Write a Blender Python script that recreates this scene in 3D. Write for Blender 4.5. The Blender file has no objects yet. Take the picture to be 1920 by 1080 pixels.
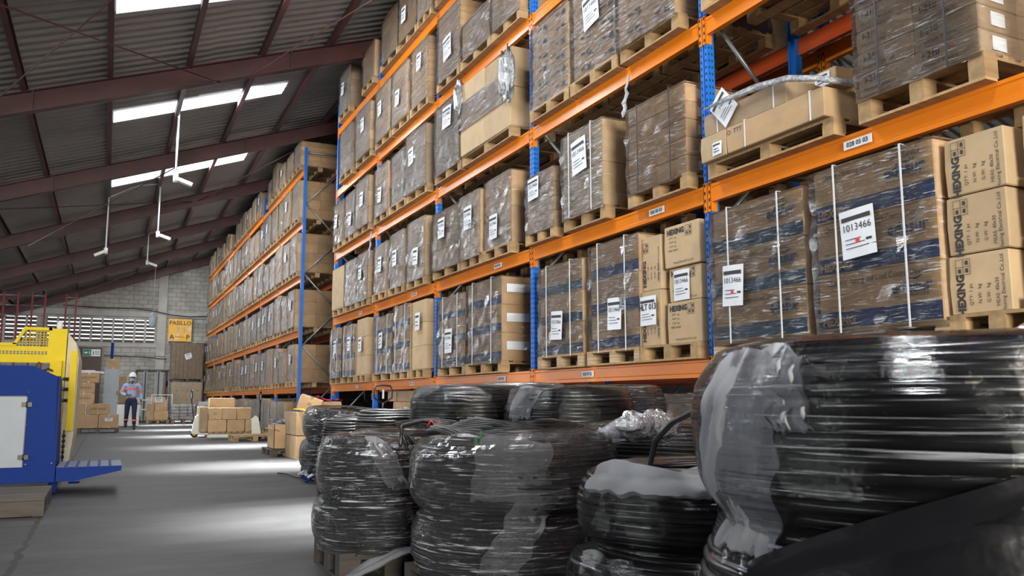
import bpy, bmesh, math, random
from mathutils import Vector, Matrix, noise
SC = bpy.context.scene
COL = SC.collection
R = random.Random(7)
PI = math.pi

# ---------------------------------------------------------------- camera
CAMH = 0.92
PIT, YAW, ROL, FPX = 0.13199, 0.44585, -0.00126, 1579.07
fw = Vector((math.sin(YAW)*math.cos(PIT), math.cos(YAW)*math.cos(PIT), math.sin(PIT)))
rt = Vector((math.cos(YAW), -math.sin(YAW), 0))
up = rt.cross(fw)
r2 = math.cos(ROL)*rt + math.sin(ROL)*up
u2 = -math.sin(ROL)*rt + math.cos(ROL)*up
cam_d = bpy.data.cameras.new('camera')
cam_d.sensor_width = 36.0
cam_d.lens = FPX/1920*36
cam_d.clip_start = 0.05
cam = bpy.data.objects.new('camera', cam_d)
cam.matrix_world = Matrix(((r2.x, u2.x, -fw.x, 0), (r2.y, u2.y, -fw.y, 0), (r2.z, u2.z, -fw.z, CAMH), (0, 0, 0, 1)))
cam_d.dof.use_dof = True
cam_d.dof.focus_distance = 7.5
cam_d.dof.aperture_fstop = 8.0
COL.objects.link(cam)
SC.camera = cam

# ---------------------------------------------------------------- world, lights, exposure
w = bpy.data.worlds.new('sky')
SC.world = w
w.use_nodes = True
w.node_tree.nodes['Background'].inputs[0].default_value = (0.80, 0.90, 1.0, 1)
w.node_tree.nodes['Background'].inputs[1].default_value = 2.2
SC.view_settings.view_transform = 'Standard'
SC.view_settings.look = 'None'
SC.view_settings.exposure = -0.1
SC.view_settings.gamma = 1.0
SC.view_settings.use_curve_mapping = False
SC.cycles.transparent_max_bounces = 24
SC.cycles.max_bounces = 8

def roof_z(x):
    return 6.45 + 0.346*(x+0.24) if x < 9 else 6.45 + 0.346*9.24 - 0.346*(x-9)
SKY_Y = [-10.2, -4.6, 0.9, 6.4, 12.1, 17.55, 23.05, 28.1, 33.9, 39.6]   # near edges of the translucent roof sheets

def area(name, loc, size, sizey, power, rot, color=(1, 1, 1), spread=180):
    d = bpy.data.lights.new(name, 'AREA')
    d.shape = 'RECTANGLE'; d.size = size; d.size_y = sizey
    d.energy = power; d.color = color; d.spread = math.radians(spread)
    o = bpy.data.objects.new(name, d)
    o.location = loc; o.rotation_euler = rot
    COL.objects.link(o)
    return o
for i, y in enumerate(SKY_Y):
    area('skylight_daylight', (1.95, y+0.38, roof_z(1.95)-0.35), 2.2, 0.7, 160 if y > 5 else 20, (0, math.radians(-3), 0), (0.95, 0.98, 1.0), 23)
    area('skylight_glow', (1.5, y+0.38, roof_z(1.5)-0.33), 3.2, 0.7, 215 if y > 5 else 150, (0, math.radians(-38), 0), (0.92, 0.96, 1.0), 180)
# fill lamps added along the windowless left wall to brighten the aisle faces
for y in (4.0, 16.0, 28.0, 38.0):
    area('left_fill_light', (-8.85, y, 2.55), 1.1, 8.0, 330, (0, math.radians(-96), 0), (0.93, 0.97, 1.0), 150)
# warm fill lamp added at an unseen wall opening behind the camera
area('rear_fill_light', (-1.0, -13.6, 2.9), 5.5, 4.4, 1300, (math.radians(94), 0, math.radians(-12)), (1.0, 0.93, 0.80), 100)

# ---------------------------------------------------------------- materials
MATS = {}
def nt(name):
    m = bpy.data.materials.new(name); m.use_nodes = True
    t = m.node_tree; b = t.nodes['Principled BSDF']
    return m, t, b
def L(t, a, b): t.links.new(a, b)
def mat(name, col, rough=0.6, metal=0.0, var=0.0, scale=8.0, stretch=(1, 1, 1), bump=0.0, bscale=None, rand=0.0, dirt=None, spec=0.5):
    if name in MATS: return MATS[name]
    m, t, b = nt(name)
    b.inputs['Roughness'].default_value = rough
    b.inputs['Metallic'].default_value = metal
    b.inputs['Specular IOR Level'].default_value = spec
    N = t.nodes
    rgb = N.new('ShaderNodeRGB'); rgb.outputs[0].default_value = (*col, 1)
    src = rgb.outputs[0]
    tc = N.new('ShaderNodeTexCoord')
    mp = N.new('ShaderNodeMapping'); mp.inputs['Scale'].default_value = stretch
    L(t, tc.outputs['Object'], mp.inputs[0])
    oi = N.new('ShaderNodeObjectInfo')
    if var > 0 or bump > 0:
        no = N.new('ShaderNodeTexNoise'); no.noise_dimensions = '4D'
        no.inputs['Scale'].default_value = scale; no.inputs['Detail'].default_value = 6
        L(t, mp.outputs[0], no.inputs['Vector'])
        mu = N.new('ShaderNodeMath'); mu.operation = 'MULTIPLY'; mu.inputs[1].default_value = 40
        L(t, oi.outputs['Random'], mu.inputs[0]); L(t, mu.outputs[0], no.inputs['W'])
    if var > 0:
        hs = N.new('ShaderNodeHueSaturation')
        mr = N.new('ShaderNodeMapRange'); mr.inputs['From Min'].default_value = 0.3; mr.inputs['From Max'].default_value = 0.7
        mr.inputs['To Min'].default_value = 1-var; mr.inputs['To Max'].default_value = 1+var
        L(t, no.outputs['Fac'], mr.inputs['Value']); L(t, mr.outputs[0], hs.inputs['Value']); L(t, src, hs.inputs['Color'])
        src = hs.outputs[0]
    if rand > 0:
        hs = N.new('ShaderNodeHueSaturation')
        mr = N.new('ShaderNodeMapRange'); mr.inputs['To Min'].default_value = 1-rand; mr.inputs['To Max'].default_value = 1+rand
        L(t, oi.outputs['Random'], mr.inputs['Value']); L(t, mr.outputs[0], hs.inputs['Value']); L(t, src, hs.inputs['Color'])
        src = hs.outputs[0]
    if dirt:
        dn = N.new('ShaderNodeTexNoise'); dn.inputs['Scale'].default_value = dirt[1]; dn.inputs['Detail'].default_value = 8; dn.inputs['Roughness'].default_value = 0.7
        L(t, mp.outputs[0], dn.inputs['Vector'])
        cr = N.new('ShaderNodeValToRGB'); cr.color_ramp.elements[0].position = dirt[2]; cr.color_ramp.elements[1].position = dirt[2]+0.15
        L(t, dn.outputs['Fac'], cr.inputs[0])
        mx = N.new('ShaderNodeMix'); mx.data_type = 'RGBA'
        L(t, cr.outputs[0], mx.inputs[0]); L(t, src, mx.inputs[6]); mx.inputs[7].default_value = (*dirt[0], 1)
        src = mx.outputs[2]
    L(t, src, b.inputs['Base Color'])
    if bump > 0:
        bp = N.new('ShaderNodeBump'); bp.inputs['Strength'].default_value = bump; bp.inputs['Distance'].default_value = 0.02
        if bscale:
            n2 = N.new('ShaderNodeTexNoise'); n2.inputs['Scale'].default_value = bscale; n2.inputs['Detail'].default_value = 4
            L(t, mp.outputs[0], n2.inputs['Vector']); L(t, n2.outputs['Fac'], bp.inputs['Height'])
        else:
            L(t, no.outputs['Fac'], bp.inputs['Height'])
        L(t, bp.outputs[0], b.inputs['Normal'])
    MATS[name] = m
    return m
def emis(name, col, s):
    m, t, b = nt(name)
    b.inputs['Base Color'].default_value = (*col, 1)
    b.inputs['Emission Color'].default_value = (*col, 1)
    b.inputs['Emission Strength'].default_value = s
    MATS[name] = m
    return m
def film(name, tint, base, amp, stretch, scale, rough, bump, thr=0.5, wid=0.15, milk=(0.75, 0.8, 0.88)):
    """clear stretch film: mostly see-through, shinier along its creases, with highlights painted in as whitish streaks"""
    m, t, b = nt(name); N = t.nodes
    out = N['Material Output']
    tc = N.new('ShaderNodeTexCoord'); mp = N.new('ShaderNodeMapping'); mp.inputs['Scale'].default_value = stretch
    mp.inputs['Rotation'].default_value = (0.12, 0.1, 0.0)
    L(t, tc.outputs['Object'], mp.inputs[0])
    oi = N.new('ShaderNodeObjectInfo')
    no = N.new('ShaderNodeTexNoise'); no.noise_dimensions = '4D'; no.inputs['Scale'].default_value = scale
    no.inputs['Detail'].default_value = 5; no.inputs['Roughness'].default_value = 0.65; no.inputs['Distortion'].default_value = 0.6
    mu = N.new('ShaderNodeMath'); mu.operation = 'MULTIPLY'; mu.inputs[1].default_value = 50
    L(t, oi.outputs['Random'], mu.inputs[0]); L(t, mu.outputs[0], no.inputs['W'])
    L(t, mp.outputs[0], no.inputs['Vector'])
    n2 = N.new('ShaderNodeTexNoise'); n2.noise_dimensions = '4D'; n2.inputs['Scale'].default_value = 2.2; n2.inputs['Detail'].default_value = 3
    L(t, tc.outputs['Object'], n2.inputs['Vector']); L(t, mu.outputs[0], n2.inputs['W'])
    mr = N.new('ShaderNodeMapRange'); mr.inputs['From Min'].default_value = thr; mr.inputs['From Max'].default_value = thr+wid
    mr.inputs['To Min'].default_value = 0; mr.inputs['To Max'].default_value = 1
    L(t, no.outputs['Fac'], mr.inputs['Value'])
    m2 = N.new('ShaderNodeMapRange'); m2.inputs['From Min'].default_value = 0.35; m2.inputs['From Max'].default_value = 0.65
    m2.inputs['To Min'].default_value = 0.25; m2.inputs['To Max'].default_value = 1.0
    L(t, n2.outputs['Fac'], m2.inputs['Value'])
    mm = N.new('ShaderNodeMath'); mm.operation = 'MULTIPLY'; L(t, mr.outputs[0], mm.inputs[0]); L(t, m2.outputs[0], mm.inputs[1])
    ma = N.new('ShaderNodeMath'); ma.operation = 'MULTIPLY_ADD'; ma.inputs[1].default_value = amp; ma.inputs[2].default_value = base
    L(t, mm.outputs[0], ma.inputs[0])
    tr = N.new('ShaderNodeBsdfTransparent'); tr.inputs[0].default_value = (*tint, 1)
    b.inputs['Base Color'].default_value = (*milk, 1); b.inputs['Roughness'].default_value = rough  # whitish tint also stands in for highlights along the streaks
    b.inputs['Specular IOR Level'].default_value = 1.0
    bp = N.new('ShaderNodeBump'); bp.inputs['Strength'].default_value = bump; bp.inputs['Distance'].default_value = 0.03
    L(t, no.outputs['Fac'], bp.inputs['Height']); L(t, bp.outputs[0], b.inputs['Normal'])
    gl = N.new('ShaderNodeBsdfGlossy'); gl.inputs['Roughness'].default_value = rough; L(t, bp.outputs[0], gl.inputs['Normal'])
    fr = N.new('ShaderNodeFresnel'); fr.inputs[0].default_value = 1.5; L(t, bp.outputs[0], fr.inputs['Normal'])
    mx = N.new('ShaderNodeMixShader'); L(t, ma.outputs[0], mx.inputs[0]); L(t, tr.outputs[0], mx.inputs[1]); L(t, b.outputs[0], mx.inputs[2])
    mg = N.new('ShaderNodeMixShader'); L(t, fr.outputs[0], mg.inputs[0]); L(t, mx.outputs[0], mg.inputs[1]); L(t, gl.outputs[0], mg.inputs[2])
    L(t, mg.outputs[0], out.inputs['Surface'])
    MATS[name] = m
    return m

CARD = mat('cardboard', (0.50, 0.33, 0.175), 0.75, var=0.12, scale=5, rand=0.16, bump=0.05)
CARD2 = mat('pale_cardboard', (0.48, 0.345, 0.20), 0.75, var=0.10, scale=5, rand=0.12)
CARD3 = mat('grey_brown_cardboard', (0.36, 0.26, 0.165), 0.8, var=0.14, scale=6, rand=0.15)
BBLUE = mat('printed_blue_band', (0.015, 0.055, 0.19), 0.55, var=0.15, scale=6)
BTEAL = mat('printed_teal_band', (0.02, 0.085, 0.17), 0.55, var=0.15, scale=6)
TAPE = mat('packing_tape', (0.42, 0.29, 0.15), 0.3, var=0.05)
INK = mat('black_ink', (0.03, 0.028, 0.03), 0.6)
INKB = mat('blue_ink', (0.03, 0.06, 0.16), 0.6)
INKT = mat('tan_ink', (0.35, 0.24, 0.14), 0.7)
REDINK = mat('red_ink', (0.8, 0.03, 0.03), 0.5)
PAPER = mat('white_paper', (0.72, 0.75, 0.80), 0.6, var=0.05, scale=4)
STRAPW = mat('white_strap', (0.62, 0.64, 0.66), 0.5)
STRAPK = mat('black_strap', (0.02, 0.02, 0.022), 0.5)
WOOD = mat('pallet_wood', (0.37, 0.24, 0.115), 0.8, var=0.25, scale=3, stretch=(1, 6, 6), rand=0.18, bump=0.15)
WOODG = mat('weathered_pallet_wood', (0.11, 0.095, 0.08), 0.85, var=0.3, scale=3, stretch=(1, 6, 6), rand=0.12, bump=0.2)
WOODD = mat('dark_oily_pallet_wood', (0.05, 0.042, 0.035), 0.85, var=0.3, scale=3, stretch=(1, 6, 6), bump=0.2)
PLYW = mat('laminated_block_wood', (0.42, 0.31, 0.19), 0.85, var=0.4, scale=3, stretch=(1, 1, 25))
ORANGE = mat('orange_painted_steel', (0.76, 0.205, 0.006), 0.28, var=0.08, scale=2, dirt=((0.25, 0.09, 0.03), 3.0, 0.68))
REDOR = mat('red_orange_painted_steel', (0.60, 0.09, 0.02), 0.32, var=0.08, scale=2)
RBLUE = mat('blue_painted_steel', (0.012, 0.16, 0.62), 0.35, var=0.08, scale=3, dirt=((0.04, 0.06, 0.12), 9, 0.72))
GALV = mat('galvanised_steel', (0.30, 0.34, 0.36), 0.4, metal=0.6, var=0.1, scale=20)
DARKM = mat('dark_slot', (0.008, 0.01, 0.02), 0.8)
MAROON = mat('maroon_painted_steel', (0.058, 0.018, 0.018), 0.45, var=0.25, scale=2, dirt=((0.05, 0.03, 0.03), 1.5, 0.6))
ROOFM = mat('corrugated_roof_sheet', (0.31, 0.295, 0.28), 0.5, var=0.12, scale=1.2, dirt=((0.16, 0.13, 0.11), 2.0, 0.62))
CABLE = mat('black_cable', (0.010, 0.010, 0.012), 0.26, var=0.3, scale=5, bump=0.05)
CABLE2 = mat('dusty_black_cable', (0.014, 0.014, 0.014), 0.36, var=0.3, scale=5)
CABLEY = mat('olive_cable', (0.10, 0.085, 0.03), 0.5, var=0.3, scale=8)
PAD = mat('grey_foam_sheet', (0.23, 0.235, 0.25), 0.8, var=0.2, scale=7, bump=0.4)
YEL = mat('yellow_painted_steel', (0.80, 0.60, 0.004), 0.45, var=0.05, spec=0.15)
MBLUE = mat('machine_blue_paint', (0.004, 0.03, 0.20), 0.6, var=0.1, scale=60, spec=0.15)
MGREY = mat('machine_grey_panel', (0.33, 0.37, 0.42), 0.5, var=0.04)
MSTEEL = mat('worn_blue_steel', (0.06, 0.085, 0.17), 0.5, var=0.2, scale=12)
MPALE = mat('pale_machine_body', (0.60, 0.55, 0.42), 0.5, var=0.1)
WHITEP = mat('white_paint', (0.75, 0.77, 0.78), 0.4, var=0.04)
CREAM = mat('cream_machine_paint', (0.62, 0.62, 0.56), 0.4, var=0.06)
GREY = mat('grey_paint', (0.32, 0.36, 0.40), 0.45, var=0.06)
BLACKP = mat('black_paint', (0.012, 0.012, 0.014), 0.4)
RED = mat('red_painted_steel', (0.22, 0.02, 0.025), 0.5)
MAG = mat('crimson_plastic_sheet', (0.55, 0.02, 0.08), 0.35, var=0.2, scale=8)
YWEB = mat('yellow_webbing', (0.75, 0.42, 0.02), 0.6, var=0.1, scale=30)
BROWNP = mat('brown_painted_wood', (0.07, 0.045, 0.035), 0.5, var=0.2)
SIGNY = mat('yellow_sign_board', (0.85, 0.45, 0.04), 0.5, dirt=((0.75, 0.7, 0.55), 3.5, 0.52))
GREEN = mat('green_sign_print', (0.01, 0.20, 0.13), 0.5)
SKIN = mat('skin', (0.16, 0.075, 0.045), 0.6)
SHIRT = mat('light_blue_work_shirt', (0.36, 0.47, 0.72), 0.8, var=0.12, scale=9)
NAVY = mat('navy_work_trousers', (0.012, 0.018, 0.045), 0.85, var=0.3, scale=9)
HIVIS = mat('orange_reflective_tape', (0.95, 0.16, 0.07), 0.5)
MASKM = mat('pale_blue_face_mask', (0.22, 0.48, 0.72), 0.7)
LEATHER = mat('black_leather', (0.012, 0.011, 0.011), 0.45)
HAT = mat('white_helmet_plastic', (0.85, 0.85, 0.83), 0.3)
WIRE = mat('plain_wire', (0.10, 0.045, 0.03), 0.4, metal=0.3)
PIPE = mat('white_conduit', (0.70, 0.72, 0.75), 0.4)
GREENC = mat('green_tie', (0.03, 0.35, 0.06), 0.5)
BLACKF = mat('smoky_black_film', (0.006, 0.006, 0.008), 0.16, bump=0.5, bscale=5)
SKYL = emis('translucent_roof_sheet', (0.86, 0.93, 1.0), 1.6)
FILM = film('stretch_film', (0.97, 0.97, 0.97), 0.01, 0.75, (1.3, 1.3, 15), 6.0, 0.10, 1.0, 0.55, 0.08, (0.9, 0.93, 1.0))
FILMG = film('grey_stretch_film', (0.97, 0.97, 0.98), 0.05, 0.85, (1.4, 1.4, 9), 6.0, 0.12, 1.0, 0.505, 0.14, (0.88, 0.92, 1.0))
FILMC = film('cable_stretch_film', (0.95, 0.96, 0.98), 0.002, 0.45, (0.3, 0.3, 16), 4.0, 0.07, 0.45, 0.60, 0.06, (0.85, 0.9, 1.0))
FILMD = film('milky_cable_film', (0.94, 0.95, 0.96), 0.025, 0.85, (0.9, 0.9, 16), 6.0, 0.09, 1.0, 0.56, 0.07, (0.85, 0.88, 0.95))
FILME = film('low_sheen_end_film', (0.985, 0.985, 0.985), 0.004, 0.30, (1.2, 1.2, 9), 4.0, 0.12, 0.6, 0.60, 0.08, (0.9, 0.92, 0.95))  # near-end copy of the film, most of the painted sheen left out
BUNCH = film('bunched_film', (0.85, 0.86, 0.88), 0.34, 0.6, (6, 6, 6), 4.0, 0.18, 1.0, 0.42, 0.2)

def floor_mat():
    m, t, b = nt('worn_concrete'); N = t.nodes
    tc = N.new('ShaderNodeTexCoord')
    n1 = N.new('ShaderNodeTexNoise'); n1.inputs['Scale'].default_value = 1.3; n1.inputs['Detail'].default_value = 9; n1.inputs['Roughness'].default_value = 0.7
    mp = N.new('ShaderNodeMapping'); mp.inputs['Scale'].default_value = (0.6, 1.6, 1)
    L(t, tc.outputs['Object'], mp.inputs[0]); L(t, mp.outputs[0], n1.inputs['Vector'])
    cr = N.new('ShaderNodeValToRGB'); e = cr.color_ramp.elements
    e[0].position = 0.32; e[0].color = (0.036, 0.036, 0.038, 1); e[1].position = 0.68; e[1].color = (0.115, 0.112, 0.108, 1)
    L(t, n1.outputs['Fac'], cr.inputs[0])
    # rusty drag marks
    n2 = N.new('ShaderNodeTexNoise'); n2.inputs['Scale'].default_value = 1.0; n2.inputs['Detail'].default_value = 8; n2.inputs['Roughness'].default_value = 0.8
    m2 = N.new('ShaderNodeMapping'); m2.inputs['Scale'].default_value = (0.9, 4.5, 1); m2.inputs['Location'].default_value = (3.3, 1.0, 0)
    L(t, tc.outputs['Object'], m2.inputs[0]); L(t, m2.outputs[0], n2.inputs['Vector'])
    c2 = N.new('ShaderNodeValToRGB'); c2.color_ramp.elements[0].position = 0.56; c2.color_ramp.elements[1].position = 0.72
    c2.color_ramp.elements[1].color = (0.55, 0.55, 0.55, 1)
    L(t, n2.outputs['Fac'], c2.inputs[0])
    mx = N.new('ShaderNodeMix'); mx.data_type = 'RGBA'
    L(t, c2.outputs[0], mx.inputs[0]); L(t, cr.outputs[0], mx.inputs[6]); mx.inputs[7].default_value = (0.13, 0.085, 0.06, 1)
    # joints: one along the aisle, others across it
    sp = N.new('ShaderNodeSeparateXYZ'); L(t, tc.outputs['Object'], sp.inputs[0])
    nj = N.new('ShaderNodeTexNoise'); nj.inputs['Scale'].default_value = 5; nj.inputs['Detail'].default_value = 5
    L(t, tc.outputs['Object'], nj.inputs['Vector'])
    def math_(op, a, bb, c=None):
        x = N.new('ShaderNodeMath'); x.operation = op
        for i, v in enumerate((a, bb, c)):
            if v is None: continue
            if isinstance(v, (int, float)): x.inputs[i].default_value = v
            else: L(t, v, x.inputs[i])
        return x.outputs[0]
    jx = math_('ADD', sp.outputs[0], math_('MULTIPLY_ADD', nj.outputs['Fac'], 0.09, -0.045))
    a = math_('LESS_THAN', math_('ABSOLUTE', math_('ADD', jx, 0.42), 0), 0.018)
    yy = math_('ADD', sp.outputs[1], 2.1)
    ym = math_('MODULO', yy, 5.55)
    bb = math_('LESS_THAN', math_('ABSOLUTE', math_('SUBTRACT', ym, 0.5), 0), 0.012)
    j = math_('MAXIMUM', a, bb)
    mj = N.new('ShaderNodeMix'); mj.data_type = 'RGBA'
    L(t, math_('MULTIPLY', j, 0.8), mj.inputs[0]); L(t, mx.outputs[2], mj.inputs[6]); mj.inputs[7].default_value = (0.03, 0.03, 0.033, 1)
    L(t, mj.outputs[2], b.inputs['Base Color'])
    rr = N.new('ShaderNodeMapRange'); b.inputs['Specular IOR Level'].default_value = 0.3; rr.inputs['To Min'].default_value = 0.5; rr.inputs['To Max'].default_value = 0.75
    L(t, n1.outputs['Fac'], rr.inputs['Value']); L(t, rr.outputs[0], b.inputs['Roughness'])
    bp = N.new('ShaderNodeBump'); bp.inputs['Strength'].default_value = 0.12; bp.inputs['Distance'].default_value = 0.02
    L(t, n1.outputs['Fac'], bp.inputs['Height']); L(t, bp.outputs[0], b.inputs['Normal'])
    return m
def block_mat(name, c1, c2, cm):
    m, t, b = nt(name); N = t.nodes
    tc = N.new('ShaderNodeTexCoord'); sp = N.new('ShaderNodeSeparateXYZ'); L(t, tc.outputs['Object'], sp.inputs[0])
    ad = N.new('ShaderNodeMath'); ad.operation = 'ADD'; L(t, sp.outputs[0], ad.inputs[0]); L(t, sp.outputs[1], ad.inputs[1])
    cb = N.new('ShaderNodeCombineXYZ'); L(t, ad.outputs[0], cb.inputs[0]); L(t, sp.outputs[2], cb.inputs[1])
    br = N.new('ShaderNodeTexBrick'); br.inputs['Scale'].default_value = 1.0
    br.inputs['Brick Width'].default_value = 0.42; br.inputs['Row Height'].default_value = 0.21; br.inputs['Mortar Size'].default_value = 0.012
    br.inputs['Color1'].default_value = (*c1, 1); br.inputs['Color2'].default_value = (*c2, 1); br.inputs['Mortar'].default_value = (*cm, 1)
    L(t, cb.outputs[0], br.inputs['Vector'])
    no = N.new('ShaderNodeTexNoise'); no.inputs['Scale'].default_value = 0.9; no.inputs['Detail'].default_value = 8; no.inputs['Roughness'].default_value = 0.7
    L(t, tc.outputs['Object'], no.inputs['Vector'])
    mr = N.new('ShaderNodeMapRange'); mr.inputs['From Min'].default_value = 0.3; mr.inputs['From Max'].default_value = 0.7; mr.inputs['To Min'].default_value = 0.6; mr.inputs['To Max'].default_value = 1.25
    L(t, no.outputs['Fac'], mr.inputs['Value'])
    hs = N.new('ShaderNodeHueSaturation'); L(t, mr.outputs[0], hs.inputs['Value']); L(t, br.outputs[0], hs.inputs['Color'])
    L(t, hs.outputs[0], b.inputs['Base Color']); b.inputs['Roughness'].default_value = 0.9
    return m
FLOORM = floor_mat()
BLOCK = block_mat('concrete_block', (0.42, 0.40, 0.36), (0.34, 0.33, 0.30), (0.20, 0.19, 0.17))
CONC = mat('grey_concrete', (0.40, 0.39, 0.36), 0.9, var=0.15, scale=2)
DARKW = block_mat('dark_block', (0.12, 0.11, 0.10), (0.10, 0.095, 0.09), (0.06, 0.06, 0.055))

# ---------------------------------------------------------------- mesh helpers
class MB:
    def __init__(s): s.v = []; s.f = []; s.m = []; s.sm = []
    def add(s, verts, faces, mi=0, smooth=False):
        o = len(s.v); s.v += [tuple(v) for v in verts]
        for f in faces: s.f.append([o+i for i in f]); s.m.append(mi); s.sm.append(smooth)
    def box(s, a, b, mi=0, M=None):
        x0, y0, z0 = a; x1, y1, z1 = b
        v = [Vector(p) for p in ((x0, y0, z0), (x1, y0, z0), (x1, y1, z0), (x0, y1, z0), (x0, y0, z1), (x1, y0, z1), (x1, y1, z1), (x0, y1, z1))]
        if M is not None: v = [M @ p for p in v]
        s.add(v, [(3, 2, 1, 0), (4, 5, 6, 7), (0, 1, 5, 4), (1, 2, 6, 5), (2, 3, 7, 6), (3, 0, 4, 7)], mi)
    def prism(s, prof, a, b, axis='y', mi=0):
        """profile of 2D points swept along an axis from a to b"""
        n = len(prof)
        def P(p, t):
            return {'y': (p[0], t, p[1]), 'x': (t, p[0], p[1]), 'z': (p[0], p[1], t)}[axis]
        v = [P(p, a) for p in prof]+[P(p, b) for p in prof]
        fs = [(i, (i+1) % n, n+(i+1) % n, n+i) for i in range(n)]
        s.add(v, fs+[tuple(range(n-1, -1, -1)), tuple(range(n, 2*n))], mi)
    def tube(s, pts, r, n=8, mi=0, closed=False, caps=True):
        pts = [Vector(p) for p in pts]; N = len(pts); vs = []
        rr = r if isinstance(r, (list, tuple)) else [r]*N
        nrm = None
        for i, p in enumerate(pts):
            if closed: d = pts[(i+1) % N]-pts[i-1]
            else: d = pts[min(i+1, N-1)]-pts[max(i-1, 0)]
            if d.length < 1e-9: d = Vector((0, 0, 1))
            d.normalize()
            if nrm is None:
                nrm = d.orthogonal() if abs(d.z) > 0.9 else Vector((0, 0, 1)).cross(d).normalized()
            nrm = (nrm-d*nrm.dot(d)).normalized()
            bn = d.cross(nrm)
            for k in range(n):
                a = 2*PI*k/n; vs.append(p+(nrm*math.cos(a)+bn*math.sin(a))*rr[i])
        fs = []
        M = N if closed else N-1
        for i in range(M):
            j = (i+1) % N
            for k in range(n): fs.append((i*n+k, i*n+(k+1) % n, j*n+(k+1) % n, j*n+k))
        if caps and not closed:
            fs.append(tuple(range(n-1, -1, -1))); fs.append(tuple((N-1)*n+k for k in range(n)))
        s.add(vs, fs, mi, True)
    def grid(s, fn, nu, nv, mi=0, wrapu=False, smooth=True):
        vs = [fn(i/nu, j/nv) for j in range(nv+1) for i in range(nu if wrapu else nu+1)]
        W = nu if wrapu else nu+1; fs = []
        for j in range(nv):
            for i in range(nu): fs.append((j*W+i, j*W+(i+1) % W, (j+1)*W+(i+1) % W, (j+1)*W+i))
        s.add(vs, fs, mi, smooth)
    def mesh(s, name, mats):
        me = bpy.data.meshes.new(name); me.from_pydata(s.v, [], s.f)
        for m in (mats if isinstance(mats, (list, tuple)) else [mats]): me.materials.append(m)
        me.polygons.foreach_set('material_index', s.m); me.polygons.foreach_set('use_smooth', s.sm)
        me.update()
        return me
    def build(s, name, mats, parent=None, loc=None):
        o = bpy.data.objects.new(name, s.mesh(name, mats)); COL.objects.link(o)
        if parent: o.parent = parent
        if loc is not None: o.location = loc
        return o
def put(name, me, parent=None, loc=(0, 0, 0), rz=0.0):
    o = bpy.data.objects.new(name, me); COL.objects.link(o)
    if parent: o.parent = parent
    o.location = loc; o.rotation_euler = (0, 0, rz)
    return o
def tag(o, label, cat, group=None):
    o['label'] = label; o['category'] = cat
    if group: o['group'] = group
    return o
def thing(name, loc, label, cat, group=None, rz=0.0):
    o = bpy.data.objects.new(name, None); COL.objects.link(o)
    o.empty_display_size = 0.1
    o.location = loc; o.rotation_euler = (0, 0, rz)
    return tag(o, label, cat, group)
def struct(name, mb, mats):
    o = mb.build(name, mats); o['kind'] = 'structure'
    return o
def copy_tree(o, parent=None):
    c = o.copy(); COL.objects.link(c); c.parent = parent
    for ch in list(o.children): copy_tree(ch, c)
    return c

TXT = {}
def text_mesh(s, size, m, bold=0.0):
    k = (s, round(size, 4), m.name, bold)
    if k in TXT: return TXT[k]
    cu = bpy.data.curves.new('text', 'FONT'); cu.body = s; cu.size = size; cu.offset = bold
    cu.align_x = 'CENTER'; cu.align_y = 'CENTER'; cu.resolution_u = 2
    ob = bpy.data.objects.new('text', cu)
    me = bpy.data.meshes.new_from_object(ob)
    bpy.data.objects.remove(ob); bpy.data.curves.remove(cu)
    me.materials.clear(); me.materials.append(m); me.name = 'printed_text'
    TXT[k] = me
    return me
def face_rot(side):
    # side 'a' = aisle face (looks -X), 'e' = near end face (looks -Y)
    if side == 'a': return Matrix(((0, 0, -1), (-1, 0, 0), (0, 1, 0)))
    return Matrix(((1, 0, 0), (0, 0, -1), (0, 1, 0)))
def text(s, size, m, parent, loc, side='a', roll=0.0, bold=0.0, name='printed_text', sx=1.0):
    o = put(name, text_mesh(s, size, m, bold), parent, loc)
    rm = face_rot(side) @ Matrix.Rotation(roll, 3, 'Z')
    o.rotation_euler = rm.to_euler()
    o.scale = (sx, 1, 1)
    return o

# ---------------------------------------------------------------- the building
mb = MB(); mb.box((-9, -14.2, -0.1), (18, 43.9, 0)); struct('floor', mb, FLOORM)
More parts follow.
